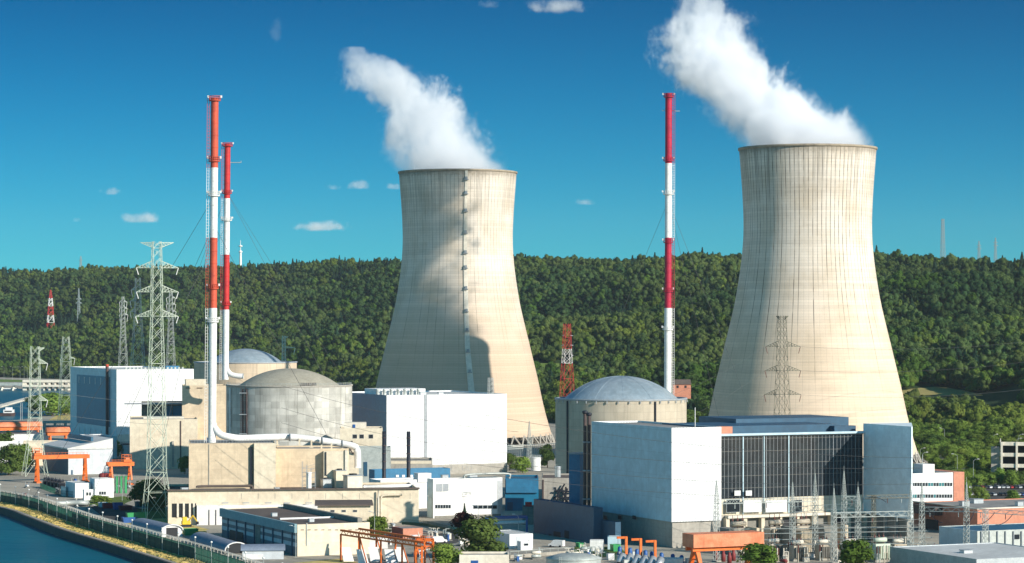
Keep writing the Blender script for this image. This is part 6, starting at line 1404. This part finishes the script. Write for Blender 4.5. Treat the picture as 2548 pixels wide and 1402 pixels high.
# ================================================================ trees and shrubs in the plant
for (px,py,w,h,k,lab) in ((1200,1393,15,11.5,2,'big spreading olive green tree at the bottom centre'),(1112,1412,10,6.5,5,'round pale green bush left of the big spreading tree'),(1154,1322,9,6.5,4,'dark purple leaved tree before the white tank'),(1156,1296,3,6,3,'small green conifer tip behind the purple tree'),
  (938,1326,9,5.5,1,'bright green bush at right end of the striped hangar'),(915,1322,6,4.5,5,'small bright bush left of the bigger hangar bush'),(1888,1420,13,7.6,1,'wide flat topped green tree below the orange hooded crane'),(2132,1420,12,8.6,1,'round dense bright green bush in the switchyard'),
  (1300,1178,10,7.5,1,'round yellow green bush behind the middle white hall'),(1268,1172,7,8,0,'dark bush at the right edge of the middle white hall'),(1362,1165,9,11,0,'thin dull tree left of the blue domed reactor'),
  (370,1268,15,11,0,'dark tree seen through the legs of the biggest pylon'),(400,1270,10,9,2,'second dark tree behind the biggest pylon'),(288,1140,9,9,1,'bright green tree left of the white silo'),(262,1118,6,9,3,'small conifer before the low white store'),(295,1118,9,10,0,'dark tree behind the bright one by the silo'),
  (22,1182,17,13,2,'big dark green tree at the far left edge'),(55,1172,15,12,5,'lighter green tree right of the far left tree'),(75,1150,11,10,0,'tree behind the pylon with short right arms'),(5,1150,14,14,2,'dense tree at the far left edge behind the big one'),(460,1180,7,8,0,'small dark tree at the left foot of the beige block'),
  (240,1252,6,3,1,'low yellow green shrub by the control cabin'),(262,1252,6,2.6,5,'low shrub right of the yellow green one'),
  (100,1030,24,14,0,'dark tree clump by the upper river right bank'),(130,1036,26,17,1,'yellow green tree by the weir right bank'),(160,1034,24,15,5,'green tree touching the teal hall edge by the river'),
  (1740,1052,18,13,1,'bright round tree just left of the sunlit tower'),(1752,1010,17,15,5,'tall bright tree behind the round one by the sunlit tower'),(1722,985,17,16,0,'dark tree by the pink house')):
    q=gp(px,py) if py>1000 else ray_hill(px,py); tree('garden_tree' if h>4 else 'garden_shrub',lab,(q.x,q.y,max(q.z,0)),w*1.15,h*1.05,k,cat='tree' if h>4 else 'shrub')
for i,(px,py) in enumerate(((2388,1213),(2404,1209),(2431,1212),(2462,1210),(2490,1209),(2516,1211),(2540,1209),(2400,1246),(2440,1250),(2520,1252),(2310,1197),(2335,1199),(2360,1201))):
    q=gp(px,py); tree('garden_tree','leafy green tree bordering the car park at right',q,random.uniform(7,10),random.uniform(5,8),random.choice((1,5,2)),group='trees bordering the car park at right')
ns=0
for i in range(1800):
    if ns>=130: break
    px=random.uniform(2272,2560); py=random.uniform(1118,1196); q=gp(px,py); 
    if 2372<px and py>1196: continue
    z,tt=terr(px,q.y)
    if tt>.05: continue
    q=Vector((q.x,q.y,max(float(z),0)))
    big_=random.random()<.4; ns+=1
    w=random.uniform(7,12) if big_ else random.uniform(4,7); h=random.uniform(5,8.5) if big_ else random.uniform(2.2,4)
    if py>1186: h*=.6
    lab=('bushy green tree on the lawn slope behind the office block' if big_ else 'low green shrub on the lawn slope behind the office block')
    tree('garden_tree' if big_ else 'garden_shrub',lab,(q.x,q.y,q.z-.2),w,h,random.choice((1,5)),group=lab,cat='tree' if big_ else 'shrub')
# ---- more of the crowded yard: second rows of posts, bus pipes, boxes, a van
random.seed(77)
for i in range(34):
    px=random.uniform(1840,2330); Y=random.uniform(806,842); q=Vector((xx(px,Y),Y,0)); t=thing('switch_post','slim porcelain switch post in the crowded switchyard','insulator post',q,'porcelain switch posts'); h=random.uniform(3,6)
    m=MB(); m.tube(q,q+Vector((0,0,h*.55)),.18,5); m.build('frame',STEEL if i%2 else TRAFO,t); prof=[]
    for j in range(9): prof+=[(.24,j*.3),(.12,j*.3+.15)]
    MB().lathe(q+Vector((0,0,h*.55)),prof,8).build('insulator',CREAM if i%3 else PORC,t)
for i,(y0,y1,Y) in enumerate(((1318,1312,838),(1330,1322,830),(1345,1338,822),(1356,1352,815))):
    a=at(1790+20*i,y0,Y+6); b=at(2300+10*i,y1,Y-4); o=MB().tube(a,b,.13,6).build('bus_pipe',STEEL); rebase(o,a); tag(o,'%s of four long grey bus pipes crossing the switchyard'%('highest','second','third','lowest')[i],'pipe','bus pipes')
    for f in (.15,.4,.65,.9): pass
for i in range(26):
    px=random.choice((random.uniform(1900,2260),random.uniform(1060,1230),random.uniform(1500,1720))); py=random.uniform(1385,1412) if px>1240 else random.uniform(1335,1372)
    q=gp(px,py); t=thing('equipment_box','small grey equipment box standing about the plant yard','box',q,'small equipment boxes'); w=random.uniform(.9,2.2); h=random.uniform(.9,2.3); mm=random.choice((STEEL,CREAM,WHITEP,TRAFO))
    MB().box(q,(w,w*.7,h),.42).build('casing',mm,t); MB().box((q.x,q.y,h+.002),(w*1.08,w*.78,.1),.42).build('lid',FRAME,t); MB().box((q.x-.1,q.y-w*.36-.03,.2),(w*.4,.05,h*.7),.42).build('door',FRAME,t)
for i,(px,py,rz,lab) in enumerate(((1092,1352,.4,'white delivery van parked by the orange crane runway'),(1385,1362,2.7,'white van on the paved yard right of the white hut'),(700,1340,1.9,None))):
    if not lab: continue
    q=gp(px,py); t=thing('delivery_van',lab,'van',q); 
    def W_(x,y,z): c,s2=math.cos(rz),math.sin(rz); return (q.x+x*c-y*s2,q.y+x*s2+y*c,z)
    P9=[(-2.6,.4),(-2.6,2.3),(.9,2.35),(1.7,1.35),(2.6,1.1),(2.6,.4)]; m=MB(); m.add([W_(x,y,z) for y in (-1,1) for x,z in P9],[(0,1,7,6),(1,2,8,7),(2,3,9,8),(3,4,10,9),(4,5,11,10),(5,0,6,11),(5,4,3,2,1,0),(6,7,8,9,10,11)]); m.build('body',WHITEP,t)
    MB().add([W_(.98,-.9,2.28),W_(.98,.9,2.28),W_(1.72,.9,1.4),W_(1.72,-.9,1.4)],[(0,1,2,3)]).build('windscreen',GLASS,t)
    for x in (-1.7,1.7):
        for y in (-1.0,1.0): MB().tube(W_(x,y-.1,.38),W_(x,y+.1,.38),.38,10,cap=True).build('wheel',BLACKP,t)
# ---- skids, racks and switchgear that crowd the yards along the bottom
random.seed(91)
def skid(label,q,k,group,mats):
    t=thing('process_skid',label,'plant equipment',q,group); p=Vector(q); a=random.choice((.42,.42+1.57))
    MB().box((p.x,p.y,0),(3.6*k,2.2*k,.35),a).build('base_frame',DKCONC,t)
    for i in range(random.choice((1,2))):
        z=.9*k+i*1.1*k; d=Vector((math.cos(a),math.sin(a),0)); c=p+Vector((0,0,z)); m=MB(); m.tube(c-d*1.5*k,c+d*1.4*k,.48*k,12,cap=True); m.build('vessel',random.choice(mats),t)
    m=MB()
    for i in range(4): 
        o=Vector((random.uniform(-1.6,1.6)*k,random.uniform(-.9,.9)*k,0)); h=random.uniform(1.6,3.6)*k; m.tube(p+o,p+o+Vector((0,0,h)),.11*k,6); m.tube(p+o+Vector((0,0,h)),p+o+Vector((random.uniform(-1.4,1.4)*k,0,h)),.11*k,6)
    m.build('pipework',random.choice((STEEL,FRAME,CREAM)),t)
    if random.random()<.6: MB().box((p.x+random.uniform(-1,1)*k,p.y-1.3*k,0),(1.0*k,.5*k,1.9*k),a).build('control_panel',random.choice((WHITEP,BLUEP,CREAM)),t)
for i in range(44):
    z_=i%4
    if z_==0: px,py=random.uniform(1895,2265),random.uniform(1374,1408); g_='brown and beige pipe skids in the switchyard'; l_='brown and beige pipe skid among the switchyard masts'; ms=(TRAFO,RUSTD,BROWNP)
    elif z_==1: px,py=random.uniform(1270,1520),random.uniform(1375,1405); g_='pale pipe skids before the navy annex'; l_='pale pipe skid on the paving before the navy annex'; ms=(STEEL,CREAM,WHITEP)
    elif z_==2: px,py=random.uniform(930,1230),random.uniform(1322,1364); g_='grey pipe skids before the white workshop'; l_='grey pipe skid on the yard before the white workshop'; ms=(STEEL,FRAME,WHITEP)
    else: px,py=random.uniform(60,330),random.uniform(1205,1262); g_='small pipe skids in the left yard'; l_='small pipe skid in the left yard behind the green fence'; ms=(STEEL,WHITEP,BLUEP,RUSTD)
    skid(l_,gp(px,py),random.uniform(.75,1.25),g_,ms)
for i,(px,py) in enumerate(((1925,1392),(1985,1396),(2050,1394),(2115,1392),(2235,1392))):
    transformer('tall beige switch transformer in the front row of the switchyard',gp(px,py),1.5,TRAFO,DKCONC,PORC,'front row switch transformers',tank=CREAM)
# roof furniture on the big plain roofs
for (B_,u,n,w,h,lab) in ((K,6,-7,2.4,1.4,'grey vent box on the left end of the long brown roof'),(K,40,-6,1.8,1.2,'small vent box on the right part of the long brown roof'),(W,22,-8,3.0,1.6,'roof ventilator box on the right half of the white middle hall'),(W,34,-14,2.4,1.2,'small vent box near the right end of the white middle hall roof'),(V,8,-8,2.4,1.5,'silver air unit on the left of the white workshop roof'),(V,20,-9,3.2,1.3,'wide air unit on the right of the white workshop roof'),(G,6,-40,1.8,1.0,'small roof vent far along the striped hangar roof'),(G,9,-12,1.6,.9,'small roof vent near the pale end of the striped hangar'),(R1,8,-20,3,1.6,'grey air unit on the brick hall roof left part'),(R1,20,-30,4,1.4,'long air unit far back on the brick hall roof'),(R1,26,-12,2.4,1.4,'small air unit near the brick hall roof front'),(R2,10,-20,3,.8,'low skylight on the pale shed roof at bottom right'),(E,8,-14,2.4,1.6,'blue vent box on the beige block roof near the thick chimney')):
    q=Vector(B_.p(u,n,B_.z1-B_.par)); t=thing('roof_unit',lab,'roof unit',q); MB().box(q,(w,w*.8,h),.42).build('casing',BLUEP if 'blue' in lab else SILVER,t); MB().box((q.x,q.y,q.z+h+.003),(w*1.1,w*.9,.18),.42).build('lid',FRAME,t)
# ================================================================ the air
hm_,nt,out=newmat('hazy_air'); v=nt.node('ShaderNodeVolumePrincipled'); v.inputs['Color'].default_value=(.80,.90,1,1); v.inputs['Density'].default_value=HAZE; v.inputs['Anisotropy'].default_value=.2; nt.link(v.outputs[0],out.inputs['Volume'])
hz_=MB().box((0,3100,-6),(5400,6500,320)).build('haze',hm_); hz_['kind']='stuff'; hz_['label']='thin blue air between the plant and the far hills'; hz_['category']='haze'
